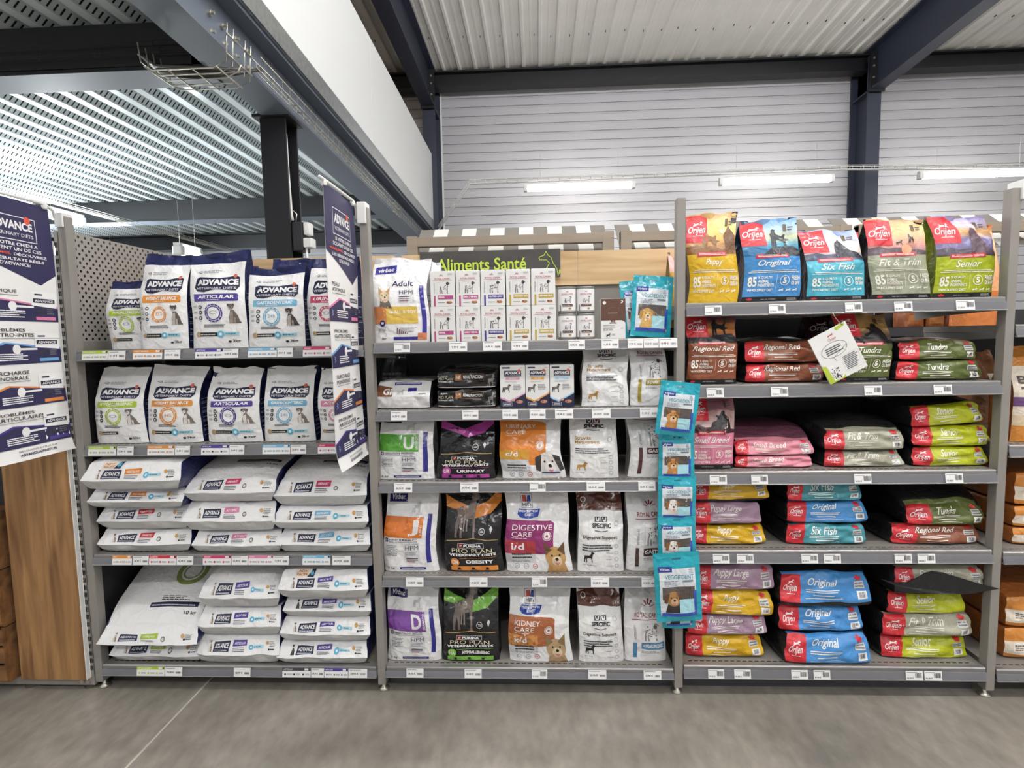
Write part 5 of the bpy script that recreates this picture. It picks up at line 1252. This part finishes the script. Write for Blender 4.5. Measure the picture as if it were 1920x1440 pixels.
pouch((c[0], .1, z+h_*.5+.003), w_, h_, 'turquoise treat pouch with a golden dog standing on the top middle shelf', GOLDEN, math.radians(5), seed=1, lean=math.radians(-8))
pouch((c[0]-.035, .15, z+h_*.48+.003), w_, h_*.95, 'turquoise treat pouch half hidden behind the standing golden-dog pouch', GOLDEN, math.radians(-4), seed=2, lean=math.radians(-8))

z = TOP[1][1]
p = pillow((705, 808, 716, 768), .06, z, 'white and brown bag lying on the second middle shelf', 'eceae8', lambda u, v: 'dddcda' if v < .45 else 'efeeec', '3a3a40', L=.36, k=7, seed=61, m=GLOSS, lip=(.45, .0, .05, .0))
p.sub(0, .45, 1, 1).part('brown_tab').poly([(0, 0), (.3, 0), (.28, .55), (0, .75)], '7d5238').text('GI', .12, .1, .28, .5, 'efeae6', .04)
p.part('brand_tab').rect(.58, .28, .74, .5, '33308a', .03).shape(DOG_STAND, .38, .1, .52, .42, 'b9b7b9').rect(.32, .7, .82, .86, '33308a').lines(.34, .74, .8, .82, 1, 'c9c9dd', 3, .95, 0).part('small_print').lines(.78, .1, .92, .2, 1, '4a4a50', 4)
done(p)
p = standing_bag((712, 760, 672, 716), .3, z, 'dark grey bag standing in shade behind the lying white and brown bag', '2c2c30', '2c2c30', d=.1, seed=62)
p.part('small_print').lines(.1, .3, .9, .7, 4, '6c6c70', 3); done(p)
def renal(px, Y, z0, label, seed, **kw):
    p = pillow(px, Y, z0, label, '1a191b', '19181a', '151416', L=.36, k=6, seed=seed, m=GLOSS, wr=1.3, group='lying glossy black bags', **kw)
    p.part('brand_lettering').text('PURINA', .08, .72, .2, .8, 'd8d6d4', .03).text('PRO PLAN', .03, .5, .28, .66, 'd9cfae').text('VETERINARY DIETS', .02, .38, .29, .46, 'efedeb', .02)
    p.part('variety_label').rect(.32, .52, .42, .82, 'b9783c').text('NF', .335, .58, .405, .76, 'f2e4d8', .03).text('RENAL FUNCTION', .45, .6, .76, .76, 'f2f0ee', .03).stroke([(.32, .5), (.78, .5), (.78, .84), (.44, .84)], .003, 'b9783c')
    p.part('dog_picture').shape(DOG_STAND, .84, .1, .97, .85, '8a8480')
    p.part('white_line').rect(.01, .05, .99, .12, 'efedeb'); done(p); return p
q = renal((816, 934, 733, 769), .06, z, 'glossy black bag with a copper tag lying lower of two', 63)
q = renal((816, 934, 700, 733), .06, q.z1, 'glossy black bag with a copper tag lying on its twin', 64, rise=.25)
for i, (a, b, c) in enumerate(((938.5, 986, 'e0a0bd'), (986.5, 1031, 'e0a04a'), (1031.5, 1077, '9fcbe6'))):
    adv_box((a, b, 687, 766), .05, z, 'white carton with navy foot and %s trim beside the black bags' % ('pink', 'orange', 'sky blue')[i], c)
specific((1091, 1180, 652, 765), .05, z, 'white two-square-logo bag with ochre title on the second middle shelf', 'Struvite', 'Management', 'b98a3c', False, 65, logo_v=.9, title_v=.66, d=.13)
royal((1182, 1254, 650, 761), .06, z, 'white crown-logo bag with an olive gold band on the second middle shelf', 'URINARY S/O', 'a8963f', 66, v0=.84, band=.42, skew=-.04)
z = TOP[1][2]
virbac((709, 816, 772, 904), .05, z, 'white bag with a green letter block on the third middle shelf', 'U', 'UROLOGY', '58a03a', 'DISSOLUTION & PREVENTION', seed=71)
purina((821, 933, 778, 901), .05, z, 'glossy black bag with a magenta label on the third middle shelf', 'URINARY', 'UR', 'b0479a', seed=72, dog=False, taper=.12)
hills((937, 1057, 780, 902), .05, z, 'white bag with an orange panel and black and white dog', ('URINARY', 'CARE'), 'e2883a', 'c/d', 'd9a03c', 'spaniel', 73, panel_top=.9, logo=False, sub_v=.42)
specific((1069, 1161, 778, 901), .05, z, 'white two-square-logo bag with ochre title on the third middle shelf', 'Struvite', 'Management', 'b98a3c', False, 74, logo_v=.86, title_v=.62)
royal((1178, 1256, 776, 897), .06, z, 'white crown-logo bag with a maroon band on the third middle shelf', 'GASTRO', '5a2f33', 75, v0=.9, band=.45)
z = TOP[1][3]
virbac((722, 824, 915, 1074), .05, z, 'white bag with an orange letter block on the fourth middle shelf', 'J', 'JOINT', 'd9772f', 'JOINT & MOBILITY', seed=81, taper=.04)
purina((834, 944, 918, 1075), .05, z, 'glossy black bag with an orange label on the fourth middle shelf', 'OBESITY', 'OM', 'de8a3a', seed=82)
hills((947, 1071, 915, 1075), .05, z, 'white bag with a purple panel and smiling shepherd dog', ('DIGESTIVE', 'CARE'), '8f2f6a', 'i/d', 'b03a40', 'shepherd', 83, panel_top=.63, sub_v=.33, flare=.03)
specific((1083, 1170, 922, 1074), .05, z, 'white and brown two-square-logo bag on the fourth middle shelf', 'Digestive Support', None, '4a3a34', True, 84, logo_v=.64, title_v=.42)
royal((1175, 1252, 918, 1076), .06, z, 'white crown-logo bag with a dark brown band on the fourth middle shelf', 'GASTRO', '4d3430', 85, v0=.66, band=.27)
z = TOP[1][4]
virbac((726, 828, 1095, 1234), .05, z, 'white bag with a purple letter block on the lowest middle shelf', 'D', 'DERMATO', '7d4a9c', 'DERMATOLOGY SUPPORT', seed=91)
purina((830, 938, 1096, 1241), .05, z, 'glossy black bag with a lime green label on the lowest middle shelf', 'HYPOALLERGENIC', 'HA', '7fbf4a', seed=92)
hills((954, 1073, 1096, 1240), .05, z, 'white bag with a rust panel and scruffy terrier', ('KIDNEY', 'CARE'), 'a8623a', 'k/d', 'c98a4a', 'terrier', 93, panel_top=.62, sub_v=.33)
specific((1084, 1168, 1103, 1241), .05, z, 'white and brown two-square-logo bag on the lowest middle shelf', 'Digestive Support', None, '4a3a34', True, 94, logo_v=.6, title_v=.38)
royal((1171, 1250, 1100, 1237), .06, z, 'white crown-logo bag with a blue band on the lowest middle shelf', 'HYPOALLERGENIC', '4a86b3', 95, v0=.6, band=.25)

# ------------------------------------------------------------------ hanging strip of treat pouches on the post
hs = empty('hanging_strip', (2.48, -.03, .62), 'white plastic clip strip carrying the turquoise pouches', 'clip strip')
MB().box(-.012, .012, -.004, -.001, .0, .62).build('strip', WHITE, hs)
MB().box(-.018, .016, -.006, .0, .6, .7).build('clip', WHITE, hs, bevel=.002)
spec = [((1242, 1304, 1130, 1178), -.035, HOUND, 'lowest turquoise pouch, mostly hidden at the foot of the hanging strip', .02, 'b0a0d0', 1.7),
        ((1228, 1314, 1036, 1165), -.075, HOUND, 'large turquoise pouch with a brown hound low on the hanging strip', .06, 'b0a0d0', 1),
        ((1234, 1305, 968, 1052), -.055, JACK, 'turquoise pouch with a white dog, fourth down the hanging strip', .03, 'e0a860', 1),
        ((1234, 1305, 893, 976), -.048, JACK, 'turquoise pouch with a white dog, third down the hanging strip', -.01, 'e0a860', 1),
        ((1235, 1302, 812, 900), -.042, CHI, 'turquoise pouch with a fawn dog, second down the hanging strip', .0, 'cdb078', 1),
        ((1234, 1308, 716, 817), -.085, CHI, 'tilted turquoise pouch with a fawn dog at the head of the hanging strip', -.12, '2fa3b5', 1)]
for i, (px, Y, dg, lab, tl, tg, kk) in enumerate(spec):
    c, w_, h_ = mid(*px, Y)
    if kk != 1: c[2] += h_*(kk-1)/2; h_ *= kk
    pouch(c, w_, h_, lab, dg, -tl, seed=10+i, tagc=tg, group='turquoise pouches on the hanging strip')

# ------------------------------------------------------------------ right bay
z = TOP[2][0]
orijen_stand((1290, 1384, 400, 562), .05, z, 'tall yellow bag with a sunset beach picture, first on the top right shelf', 'Puppy', 'e0b52a', ['c9a070', 'b98a58', 'e6b860', 'f2d480', 'f0d090', 'd9b27a'], 101, 'jump', '8a6038', False, .53, flare=.06)
orijen_stand((1393, 1502, 411, 563), .05, z, 'bright blue bag with an embracing silhouette picture on the top right shelf', 'Original', '4a90cc', ['3a7fb0', '3f8fb8', 'c9c9a0', 'a9c4dc', '7fb0de'], 102, 'hug', '2a6f9c', True, .54, gus='123a55')
orijen_stand((1512, 1622, 429, 563), .05, z, 'turquoise bag with a pale snowy picture on the top right shelf', 'Six Fish', '4fb0c6', ['5a5a72', 'e6d0c8', 'ecd9d4', 'c4cbe6', 'aec4ea'], 103, 'rock', '4a4f66', True, .55, lean=.03)
orijen_stand((1632, 1744, 411, 562), .05, z, 'stone grey bag with a dusk picture on the top right shelf', 'Fit & Trim', 'a5a890', ['7a6068', 'c0867a', 'e0ac84', 'ecc890', 'e0b284'], 104, 'walk', '55444c', True, .54, skew=-.05)
orijen_stand((1752, 1864, 406, 562), .05, z, 'lime green bag with a violet hillside picture on the top right shelf', 'Senior', 'a8b41f', ['4a3f50', '6d648c', '7a70a0', 'd9a05a', 'c9bcd8', 'a9a0d0'], 105, 'wolf', '443a48', True, .5, skew=-.03, gus='7f8f1c')
p = standing_bag((1575, 1618, 437, 560), .3, z, 'red-topped bag peeping out behind the turquoise bag', lambda u, v: 'c43440' if v > .5 else '8a9a9c', '3a3a3c', d=.12, seed=106)
p.part('brand_square'); orijen_logo(p, .3, .72, 1, .98); done(p)
# small caramel-coloured bag behind the post
p = standing_bag((1256, 1284, 470, 590), .42, 1.53, 'amber bag with a pink top half hidden behind the third post', lambda u, v: 'e6b0a8' if v > .72 else 'c49a3c', '7d6a3c', d=.1, seed=107, dip=.1)
p.part('label_patch').rect(.2, .3, .8, .55, 'e3c060'); done(p)
o = MB().box(2.36, 2.48, .4, .54, 1.499, 1.53).build('carton_tray', WHITE, bevel=.002); tag(o, 'low white carton under the amber bag by the third post', 'box')

z = TOP[2][1]
SUN = ['3a2430', '8a4a3c', 'd08a4a', 'c4804a', '6a3a4a', '5a3040']
orijen_stand((1290, 1384, 588, 721), .05, z, 'rust brown bag with a sunset couple on the second right shelf', 'Regional Red', '8c4f34', SUN, 111, 'hug', '2b1c22', True, .58)
BR, OL = '8c5036', '5f6a34'
stack(z, [(ori_lying, (1392, 1556, 683, 721), .05, ('rust brown bag lying lower of two on the second right shelf', 'Regional Red', BR), dict(seed=112, stamp=True)),
          (ori_lying, (1392, 1556, 640, 683), .05, ('rust brown bag lying upper of two on the second right shelf', 'Regional Red', BR), dict(seed=113, stamp=False, rise=.1))])
orijen_stand((1572, 1672, 588, 721), .06, z, 'olive bag with a kneeling silhouette behind the hanging card', 'Tundra', '5f6a36', ['3a3436', '5a4a40', 'a8844a', 'b9905a', '8a6a44'], 114, 'kneel', '262224', True, .55)
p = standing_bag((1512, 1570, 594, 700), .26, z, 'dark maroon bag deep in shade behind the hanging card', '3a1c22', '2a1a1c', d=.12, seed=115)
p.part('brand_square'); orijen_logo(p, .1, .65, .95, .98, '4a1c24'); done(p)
stack(z, [(ori_lying, (1674, 1856, 682, 721), .05, ('olive bag lying lower of two on the second right shelf', 'Tundra', OL), dict(seed=116, rise=.05)),
          (ori_lying, (1684, 1846, 644, 682), .05, ('olive bag lying upper of two on the second right shelf', 'Tundra', OL), dict(seed=117, rise=.1))])
# hanging information card
c = at(1571, 662, Y=-.03)
cardE = empty('hanging_card', c, 'tilted white information card hanging from a ball chain', 'card'); cardE.rotation_euler = (0, math.radians(-27.5), 0)
W_, H_ = .155, .195
MB().box(-W_/2, W_/2, 0, .006, -H_/2, H_/2).build('card_stock', WHITE, cardE)
p = Print(flat(-W_/2, -H_/2, W_, H_, 0), W_, H_, step=.1, lift=.0005)
p.part('brand_mark').shape(RUN, .44, .86, .6, .92, 'b0303c').text('Orijen', .42, .76, .62, .84, 'b0303c', -.005, .35)
q = np.linspace(0, 2*np.pi, 28)
p.part('speech_bubble').stroke([(.46+.33*math.cos(a), .6+.15*math.sin(a)) for a in q if not 4.35 < a < 4.75]+[(.4, .37), (.36, .455)][::-1], .009, '55545a').lines(.24, .52, .68, .68, 4, '55545a', 4, .97, .35)
p.part('text_frame').stroke([(.5, .08), (.95, .08), (.95, .42), (.5, .42)], .004, 'b9bb9a', True).lines(.54, .11, .92, .4, 9, '66656a', 7, .97, .3)
p.part('green_corner').poly([(.0, .0), (.22, .0), (.26, .05), (.12, .12), (.1, .36), (.0, .4)], 'b5c93a').poly([(.68, .96), (.72, .92), (.94, .95), (.96, .99), (.7, .99)], 'b5c93a').poly([(.3, 0), (.44, .0), (.42, .06)], 'b5c93a')
p.part('dog_picture').shape(DOG_SIT, .1, .03, .4, .34, 'f2f1ee')
rr = random.Random(4)
for i in range(34): p.disc(.15+rr.random()*.2, .04+rr.random()*.24, .014, '242226', 6)
p.build(cardE, PAPER)
ch = MB()
for i in range(22): 
    t = i/21; ch.lathe([(.0, -.0015), (.0016, 0), (0, .0015)], 6, .052-.03*math.sin(t*3.1)*.4, 0)
pts = [(W_/2-.015-.012*t*5, -.002, H_/2-.008+.012*k) for k, t in enumerate((0, .1, .16, .2, .22, .22))]
MB().tube(pts, .0016, 6).build('ball_chain', CHROME, cardE, True)

z = TOP[2][2]
orijen_stand((1290, 1378, 742, 884), .05, z, 'pink bag with a kneeling silhouette on the third right shelf', 'Small Breed', 'd9819c', ['e6d4d0', 'c9a8a4', 'b08c88', '9a6a74', '8a4a58'], 121, 'kneel', '3c2226', True, .5, flare=-.04)
PK, FT, LM = 'e0909f', 'aeac96', 'b9c01f'
stack(z, [(ori_lying, (1372, 1535, 860, 884), .05, ('pink bag lying lower of two on the third right shelf', 'Small Breed', PK), dict(seed=122, stamp=False, logo=.16)),
          (ori_lying, (1374, 1538, 832, 861), .05, ('pink bag lying upper of two with its top rising behind', 'Small Breed', PK), dict(seed=123, logo=.17, rise=.7, top='7a4a5c', stamp=True))])
stack(z, [(ori_lying, (1540, 1708, 852, 885), .05, ('stone grey bag lying lower of two on the third right shelf', 'Fit & Trim', FT), dict(seed=124)),
          (ori_lying, (1540, 1710, 812, 853), .04, ('stone grey bag lying upper of two with its black top rising', 'Fit & Trim', FT), dict(seed=125, rise=.35, top='2a2a2a'))])
stack(z, [(ori_lying, (1708, 1864, 847, 885), .05, ('lime bag lying lowest of three on the third right shelf', 'Senior', LM), dict(seed=126)),
          (ori_lying, (1708, 1868, 806, 847), .05, ('lime bag lying in the middle of three on the third right shelf', 'Senior', LM), dict(seed=127)),
          (ori_lying, (1706, 1858, 765, 806), .05, ('lime bag with a bent end lying topmost of three on the third right shelf', 'Senior', LM), dict(seed=128, rise=.1, wr=1.6, roll=math.radians(-4)))])
z = TOP[2][3]
YE, LI, SF, OB = 'd6a91c', 'a98ba0', '4a9aa6', '4a90cf'
stack(z, [(ori_lying, (1288, 1446, 992, 1030), .05, ('yellow bag lying lowest of the left stack on the fourth right shelf', 'Puppy', YE), dict(seed=131, logo=.22)),
          (ori_lying, (1288, 1438, 948, 992), .05, ('mauve bag lying between two yellow bags on the fourth right shelf', 'Puppy Large', LI), dict(seed=132, stamp=False, logo=.28, black=.12)),
          (ori_lying, (1288, 1453, 905, 948), .05, ('yellow bag lying topmost of the left stack on the fourth right shelf', 'Puppy', YE), dict(seed=133, logo=.23, roll=math.radians(-1), black=.16))])
stack(z, [(ori_lying, (1468, 1636, 990, 1030), .05, ('teal bag lying lowest of the blue stack on the fourth right shelf', 'Six Fish', SF), dict(seed=134, logo=.22)),
          (ori_lying, (1470, 1640, 948, 991), .05, ('bright blue bag lying between two teal bags on the fourth right shelf', 'Original', OB), dict(seed=135, logo=.24, black=.1)),
          (ori_lying, (1472, 1628, 906, 947), .05, ('teal bag lying topmost of the blue stack on the fourth right shelf', 'Six Fish', SF), dict(seed=136, logo=.2))])
stack(z, [(ori_lying, (1668, 1850, 993, 1031), .05, ('rust brown bag lying under the big olive bag on the fourth right shelf', 'Regional Red', BR), dict(seed=137, logo=.27)),
          (ori_lying, (1698, 1860, 952, 994), .04, ('big olive bag with a black top rising behind it on the fourth right shelf', 'Tundra', OL), dict(seed=138, logo=.3, rise=.85, sag=.1, L=.44))])
z = TOP[2][4]
stack(z, [(ori_lying, (1280, 1444, 1198, 1242), .05, ('yellow bag lying lowest of the left floor stack in the right bay', 'Puppy', YE), dict(seed=141, logo=.22, shear=-.01)),
          (ori_lying, (1284, 1450, 1158, 1198), .04, ('mauve bag lying second of the left floor stack in the right bay', 'Puppy Large', LI), dict(seed=142, logo=.24, stamp=True)),
          (ori_lying, (1290, 1462, 1110, 1158), .03, ('yellow bag lying third of the left floor stack in the right bay', 'Puppy', YE), dict(seed=143, logo=.24, roll=math.radians(2.5))),
          (ori_lying, (1296, 1464, 1056, 1106), .03, ('mauve bag topping the left floor stack in the right bay', 'Puppy Large', LI), dict(seed=144, logo=.2))])
stack(z, [(ori_lying, (1466, 1648, 1198, 1254), .0, ('bright blue bag lying lowest of the blue floor stack', 'Original', OB), dict(seed=145, logo=.24)),
          (ori_lying, (1455, 1630, 1150, 1198), .03, ('bright blue bag lying in the middle of the blue floor stack', 'Original', OB), dict(seed=146, logo=.24)),
          (ori_lying, (1456, 1648, 1088, 1150), .02, ('bright blue bag topping the blue floor stack', 'Original', OB), dict(seed=147, logo=.23, black=.16, rise=.25))])
stack(z, [(ori_lying, (1648, 1828, 1200, 1244), .05, ('lime bag lying lowest of the right floor stack in the right bay', 'Senior', LM), dict(seed=148, logo=.24)),
          (ori_lying, (1650, 1836, 1156, 1200), .04, ('stone grey bag lying between two lime bags by the floor', 'Fit & Trim', FT), dict(seed=149, logo=.25)),
          (ori_lying, (1660, 1824, 1114, 1156), .04, ('lime bag lying third of the right floor stack in the right bay', 'Senior', LM), dict(seed=150, logo=.24, stamp=False)),
          (ori_lying, (1672, 1864, 1060, 1114), .01, ('stone grey bag with a black flap topping the right floor stack', 'Fit & Trim', FT), dict(seed=151, logo=.2, black=.3, rise=.1, name='stone_flap_bag'))])

fl_ = [(1652, 1086), (1676, 1097), (1704, 1105), (1736, 1111), (1770, 1114), (1804, 1114), (1840, 1110), (1874, 1104), (1842, 1096), (1812, 1087), (1786, 1079), (1766, 1073), (1748, 1071), (1734, 1075), (1720, 1084), (1700, 1092), (1676, 1092)]
P3 = [at(x_, y_, Y=-.014+.004*math.sin(i*1.3)) for i, (x_, y_) in enumerate(fl_)]
n_ = len(P3); fb = bpy.data.objects['stone_flap_bag']
fm = MB().add([tuple(q_-np.array(fb.location)) for q_ in P3]+[tuple(q_-np.array(fb.location)+np.array([0, .004, 0])) for q_ in P3], [tuple(range(n_)), tuple(range(n_, 2*n_))[::-1]]+[(i, (i+1) % n_, n_+(i+1) % n_, n_+i) for i in range(n_)])
fm.build('black_flap', mat('black_film', '151517', .3, bump=.5, bscale=30), fb)
fb.name = 'dog_food_bag'

# ------------------------------------------------------------------ far right bay: orange bags
OR1, OR2, CR = 'd58a3c', 'a8622e', 'e9dcc8'
def orange_lying(px, Y, z0, label, seed, **kw):
    p = pillow(px, Y, z0, label, OR2, lambda u, v: OR1 if v > .55 else (CR if v > .2 else OR1), OR2, L=.45, k=6, seed=seed, group='orange bags', **kw)
    p.part('label_panel').rect(.1, .25, .4, .55, 'f0e8da').lines(.12, .3, .38, .5, 3, '6a5a4c', seed); done(p); return p
stack(TOP[3][3], [(orange_lying, (1880, 2040, 1180, 1240), .07, ('orange bag lying lowest by the floor at the far right', 201), {}), (orange_lying, (1884, 2040, 1120, 1180), .07, ('orange and cream bag lying higher by the floor at the far right', 202), dict(rise=.25))])
stack(TOP[3][2], [(orange_lying, (1896, 2070, 996, 1030), .07, ('orange bag lying lowest on the middle shelf at the far right', 203), {}), (orange_lying, (1898, 2070, 955, 996), .07, ('orange and cream bag lying second on the middle shelf at the far right', 204), {}), (orange_lying, (1900, 2070, 890, 955), .07, ('orange bag topping the middle shelf at the far right', 205), {})])
def orange_stand(px, Y, z0, label, seed, word=None):
    p = standing_bag(px, Y, z0, label, lambda u, v: OR1 if v > .8 else (CR if v > .3 else (OR1 if v < .16 else 'd9c4a4')), OR2, d=.14, seed=seed, group='orange bags')
    p.part('title').lines(.1, .55, .9, .66, 2, '5a4a3c', seed); 
    if word: p.text(word, .08, .62, .8, .7, '3a2f28', .02)
    p.part('purple_band').rect(.0, .38, 1, .48, '6d4a7a'); done(p); return p
orange_stand((1897, 2010, 652, 842), .07, TOP[3][1], 'cream and orange bag with a purple band standing at the right picture edge', 206, 'BONE')
p = standing_bag((1820, 1868, 660, 820), .5, TOP[3][1], 'brown bag seen through the open side of the right bay', '8a5a3a', '7a4a2c', d=.14, seed=207, group='orange bags'); p.part('label_panel').rect(.6, .3, .95, .7, CR); done(p)
p = standing_bag((1818, 1875, 425, 560), .5, TOP[3][0], 'peach bag with a pinched top behind the lime green bag', lambda u, v: 'e8a878' if v > .35 else 'c9763c', 'c9763c', d=.14, seed=208, group='orange bags', dip=.06); p.part('label_panel').rect(.1, .45, .5, .75, 'f0dcc4'); done(p)
for i, (a, b) in enumerate(((1700, 1736), (1738, 1772), (1774, 1806), (1808, 1846), (1848, 1880))):
    p = standing_bag((a, b, 560, 628), .74, TOP[3][0]-.0, 'copper-coloured bag far behind the second right shelf, %s of five' % ('first', 'second', 'third', 'fourth', 'fifth')[i], ('9a5c3c', 'b0703f', '8a4c34', 'd9c9b4', 'b0703f')[i], '8a4c2c', d=.12, seed=210+i, group='orange bags'); p.part('label_panel').rect(.1, .1, .9, .4, ('b0703f', 'c98a50', '6a3a2a', 'c98040', 'c98a50')[i]); done(p)
rs = MB().box(3.3, 4.9, .66, 1.0, TOP[3][0]-.045, TOP[3][0]).build('rear_shelf', GREYD); tag(rs, 'dark shelf edge seen behind the second right shelf', 'shelf')

# ------------------------------------------------------------------ price labels and coloured strips on the rails
ORD = ('first', 'second', 'third', 'fourth', 'fifth', 'sixth', 'seventh', 'eighth', 'ninth', 'tenth')
SHN = [('top left', 'second left', 'third left', 'lowest left'), ('top middle', 'second middle', 'third middle', 'fourth middle', 'lowest middle'), ('top right', 'second right', 'third right', 'fourth right', 'lowest right')]
def rail_F(bay, k, x, w_, h_):
    zt, zb = SHELF[bay][k]+LIPS[bay]-.012, SHELF[bay][k]+.003
    def F(u, v):
        q = v*h_/.036; return np.stack([u*w_-w_/2, -.0142+.0062*q+u*0, v*h_+u*0], -1)
    return F, zb
def price(bay, k, xl, xr, txt, i, bars=False):
    y = {0: (668, 846, 1050, 1256), 1: (656, 783, 917, 1092, 1262), 2: (578, 736, 900, 1048, 1264)}[bay][k]
    a, b = at(xl, y, Y=-.012), at(xr, y, Y=-.012); w_ = b[0]-a[0]; h_ = .037
    F, zb = rail_F(bay, k, 0, w_, h_)
    root = empty('price_label', ((a[0]+b[0])/2, 0, zb), 'white price label reading %s, %s on the %s shelf rail' % (txt, ORD[i], SHN[bay][k]), 'price label', 'price labels')
    U, V = np.meshgrid([0, 1], [0, 1]); g = F(U.ravel(), V.ravel()); gb = g.copy(); gb[:, 1] += .0003
    coloured('ticket', np.concatenate([g, gb]), [(0, 1, 3, 2), (6, 7, 5, 4)], [lin('efeeec')]*2, PAPER, root, False)
    p = Print(F, w_, h_, step=.1, lift=.0004)
    p.part('ticket_print').lines(.05, .8, .7, .92, 1, '8a8a8c', i, .97, .2)
    if bars: p.text(txt, .06, .14, .44, .34, '2a2a2c', .01).bars(.55, .3, .93, .8, '3a3a3c', i+k)
    else: p.text(txt, .1, .3, .52, .56, '2a2a2c', .01).bars(.64, .3, .92, .52, '3a3a3c', i+k)
    p.build(root, PAPER)
CN = {GRN: 'lime', ORG: 'orange', VIO: 'violet', BLU: 'pale blue', PNK: 'crimson', ROS: 'pink', 'c8323c': 'red', '3a3a44': 'charcoal'}
def strip(k, xl, xr, col, txt, i):
    y = (668, 846, 1050, 1256)[k]
    a, b = at(xl, y, Y=-.012), at(xr, y, Y=-.012); w_ = b[0]-a[0]; h_ = .039
    F, zb = rail_F(0, k, 0, w_, h_)
    root = empty('range_strip', ((a[0]+b[0])/2, 0, zb), '%s-topped white range strip, %s on the %s shelf rail' % (CN[col], ORD[i], SHN[0][k]), 'range strip', 'range strips')
    U, V = np.meshgrid([0, 1], [0, 1]); g = F(U.ravel(), V.ravel()); gb = g.copy(); gb[:, 1] += .0003
    coloured('strip_card', np.concatenate([g, gb]), [(0, 1, 3, 2), (6, 7, 5, 4)], [lin('f0efed')]*2, PAPER, root, False)
    p = Print(F, w_, h_, step=.1, lift=.0004)
    p.part('colour_header').rect(0, .68, 1, 1, col).text(txt, .04, .76, .04+.035*len(txt), .92, 'f3eee8', .01).rect(.78, .74, .92, .94, 'e9e4de').disc(.95, .84, .03, '3a3440', 8)
    p.part('icon_row')
    for q in range(3): p.disc(.1+q*.32, .32, .035, col if col != VIO else '3a3a44', 10).lines(.17+q*.32, .24, .36+q*.3, .42, 2, '8a8a8c', q+i, .97, .2)
    p.build(root, PAPER)
for k, xl, xr, col, t in ((0, 153, 202, GRN, 'HYPOALLERGENIC'), (0, 249, 304, ORG, 'WEIGHT BALANCE'), (0, 366, 418, VIO, 'ARTICULAR'), (0, 465, 519, BLU, 'GASTROENTERIC'), (0, 568, 622, PNK, 'URINARY'),
                          (1, 165, 217, GRN, 'HYPOALLERGENIC'), (1, 276, 327, ORG, 'WEIGHT BALANCE'), (1, 377, 429, VIO, 'ARTICULAR'), (1, 492, 544, BLU, 'GASTROENTERIC'), (1, 596, 645, PNK, 'URINARY'),
                          (2, 210, 247, ORG, 'WEIGHT'), (2, 279, 330, 'c8323c', 'DIABETES'), (2, 380, 433, PNK, 'URINARY'), (2, 465, 512, ROS, 'ATOPIC'), (2, 567, 619, BLU, 'GASTROENTERIC'),
                          (3, 256, 308, GRN, 'HYPOALLERGENIC'), (3, 529, 582, '3a3a44', 'ARTICULAR'), (3, 608, 652, VIO, 'ARTICULAR')):
    strip(k, xl, xr, col, t, sum(1 for _ in ()) + {0: [153, 249, 366, 465, 568], 1: [165, 276, 377, 492, 596], 2: [210, 279, 380, 465, 567], 3: [256, 529, 608]}[k].index(xl))
T_ = {(0, 0): [(203, 235, '27,19 €'), (308, 338, '27,19 €'), (418, 447, '24,49 €'), (520, 549, '27,19 €')],
      (0, 1): [(219, 250, '27,49 €'), (328, 356, '24,49 €'), (430, 458, '24,49 €'), (545, 574, '23,99 €')],
      (0, 2): [(249, 278, '68,99 €'), (331, 362, '65,49 €'), (434, 464, '65,49 €'), (512, 541, '72,99 €'), (623, 657, '68,99 €')],
      (0, 3): [(309, 341, '79,90 €'), (438, 469, '68,99 €'), (583, 607, '69,99 €'), (653, 688, '74,99 €')],
      (1, 0): [(739, 769, '27,90 €'), (842, 876, '15,99 €'), (906, 941, '14,90 €'), (959, 991, '15,99 €'), (1066, 1097, '4,95 €'), (1128, 1160, '11,50 €'), (1177, 1206, '9,90 €'), (1207, 1235, '12,50 €'), (1236, 1270, '14,99 €')],
      (1, 1): [(733, 763, '36,90 €'), (867, 897, '29,99 €'), (942, 971, '19,90 €'), (993, 1023, '19,90 €'), (1041, 1075, '19,99 €'), (1110, 1145, '28,50 €'), (1200, 1234, '21,90 €')],
      (1, 2): [(739, 773, '36,50 €'), (863, 897, '29,90 €'), (993, 1023, '30,50 €'), (1100, 1135, '20,50 €'), (1197, 1229, '20,90 €')],
      (1, 3): [(761, 794, '34,80 €'), (880, 914, '29,20 €'), (997, 1026, '32,90 €'), (1108, 1142, '20,90 €'), (1203, 1232, '23,90 €')],
      (1, 4): [(762, 794, '34,90 €'), (871, 903, '35,90 €'), (997, 1026, '31,90 €'), (1103, 1137, '20,90 €'), (1207, 1240, '23,90 €')],
      (2, 0): [(1322, 1353, '19,90 €'), (1442, 1473, '27,90 €'), (1585, 1617, '28,90 €'), (1677, 1711, '26,90 €'), (1793, 1828, '27,90 €')],
      (2, 1): [(1325, 1357, '30,90 €'), (1446, 1478, '77,90 €'), (1621, 1654, '33,90 €'), (1751, 1785, '85,90 €')],
      (2, 2): [(1331, 1363, '27,90 €'), (1409, 1440, '59,90 €'), (1602, 1634, '68,90 €'), (1773, 1806, '67,90 €')],
      (2, 3): [(1337, 1368, '68,90 €'), (1382, 1413, '69,90 €'), (1503, 1534, '81,90 €'), (1545, 1577, '79,90 €'), (1678, 1710, '99,90 €'), (1721, 1754, '109,90 €')],
      (2, 4): [(1328, 1358, '99,90 €'), (1377, 1408, '95,90 €'), (1484, 1515, '109,90 €'), (1526, 1557, '87,90 €'), (1699, 1731, '98,90 €'), (1734, 1767, '96,90 €')]}
for (bay, k), L_ in T_.items():
    for i, (a, b, t) in enumerate(L_): price(bay, k, a, b, t, i, bay == 2 or (bay == 1 and (k, i) in ((2, 2), (3, 2), (4, 2), (0, 0))))
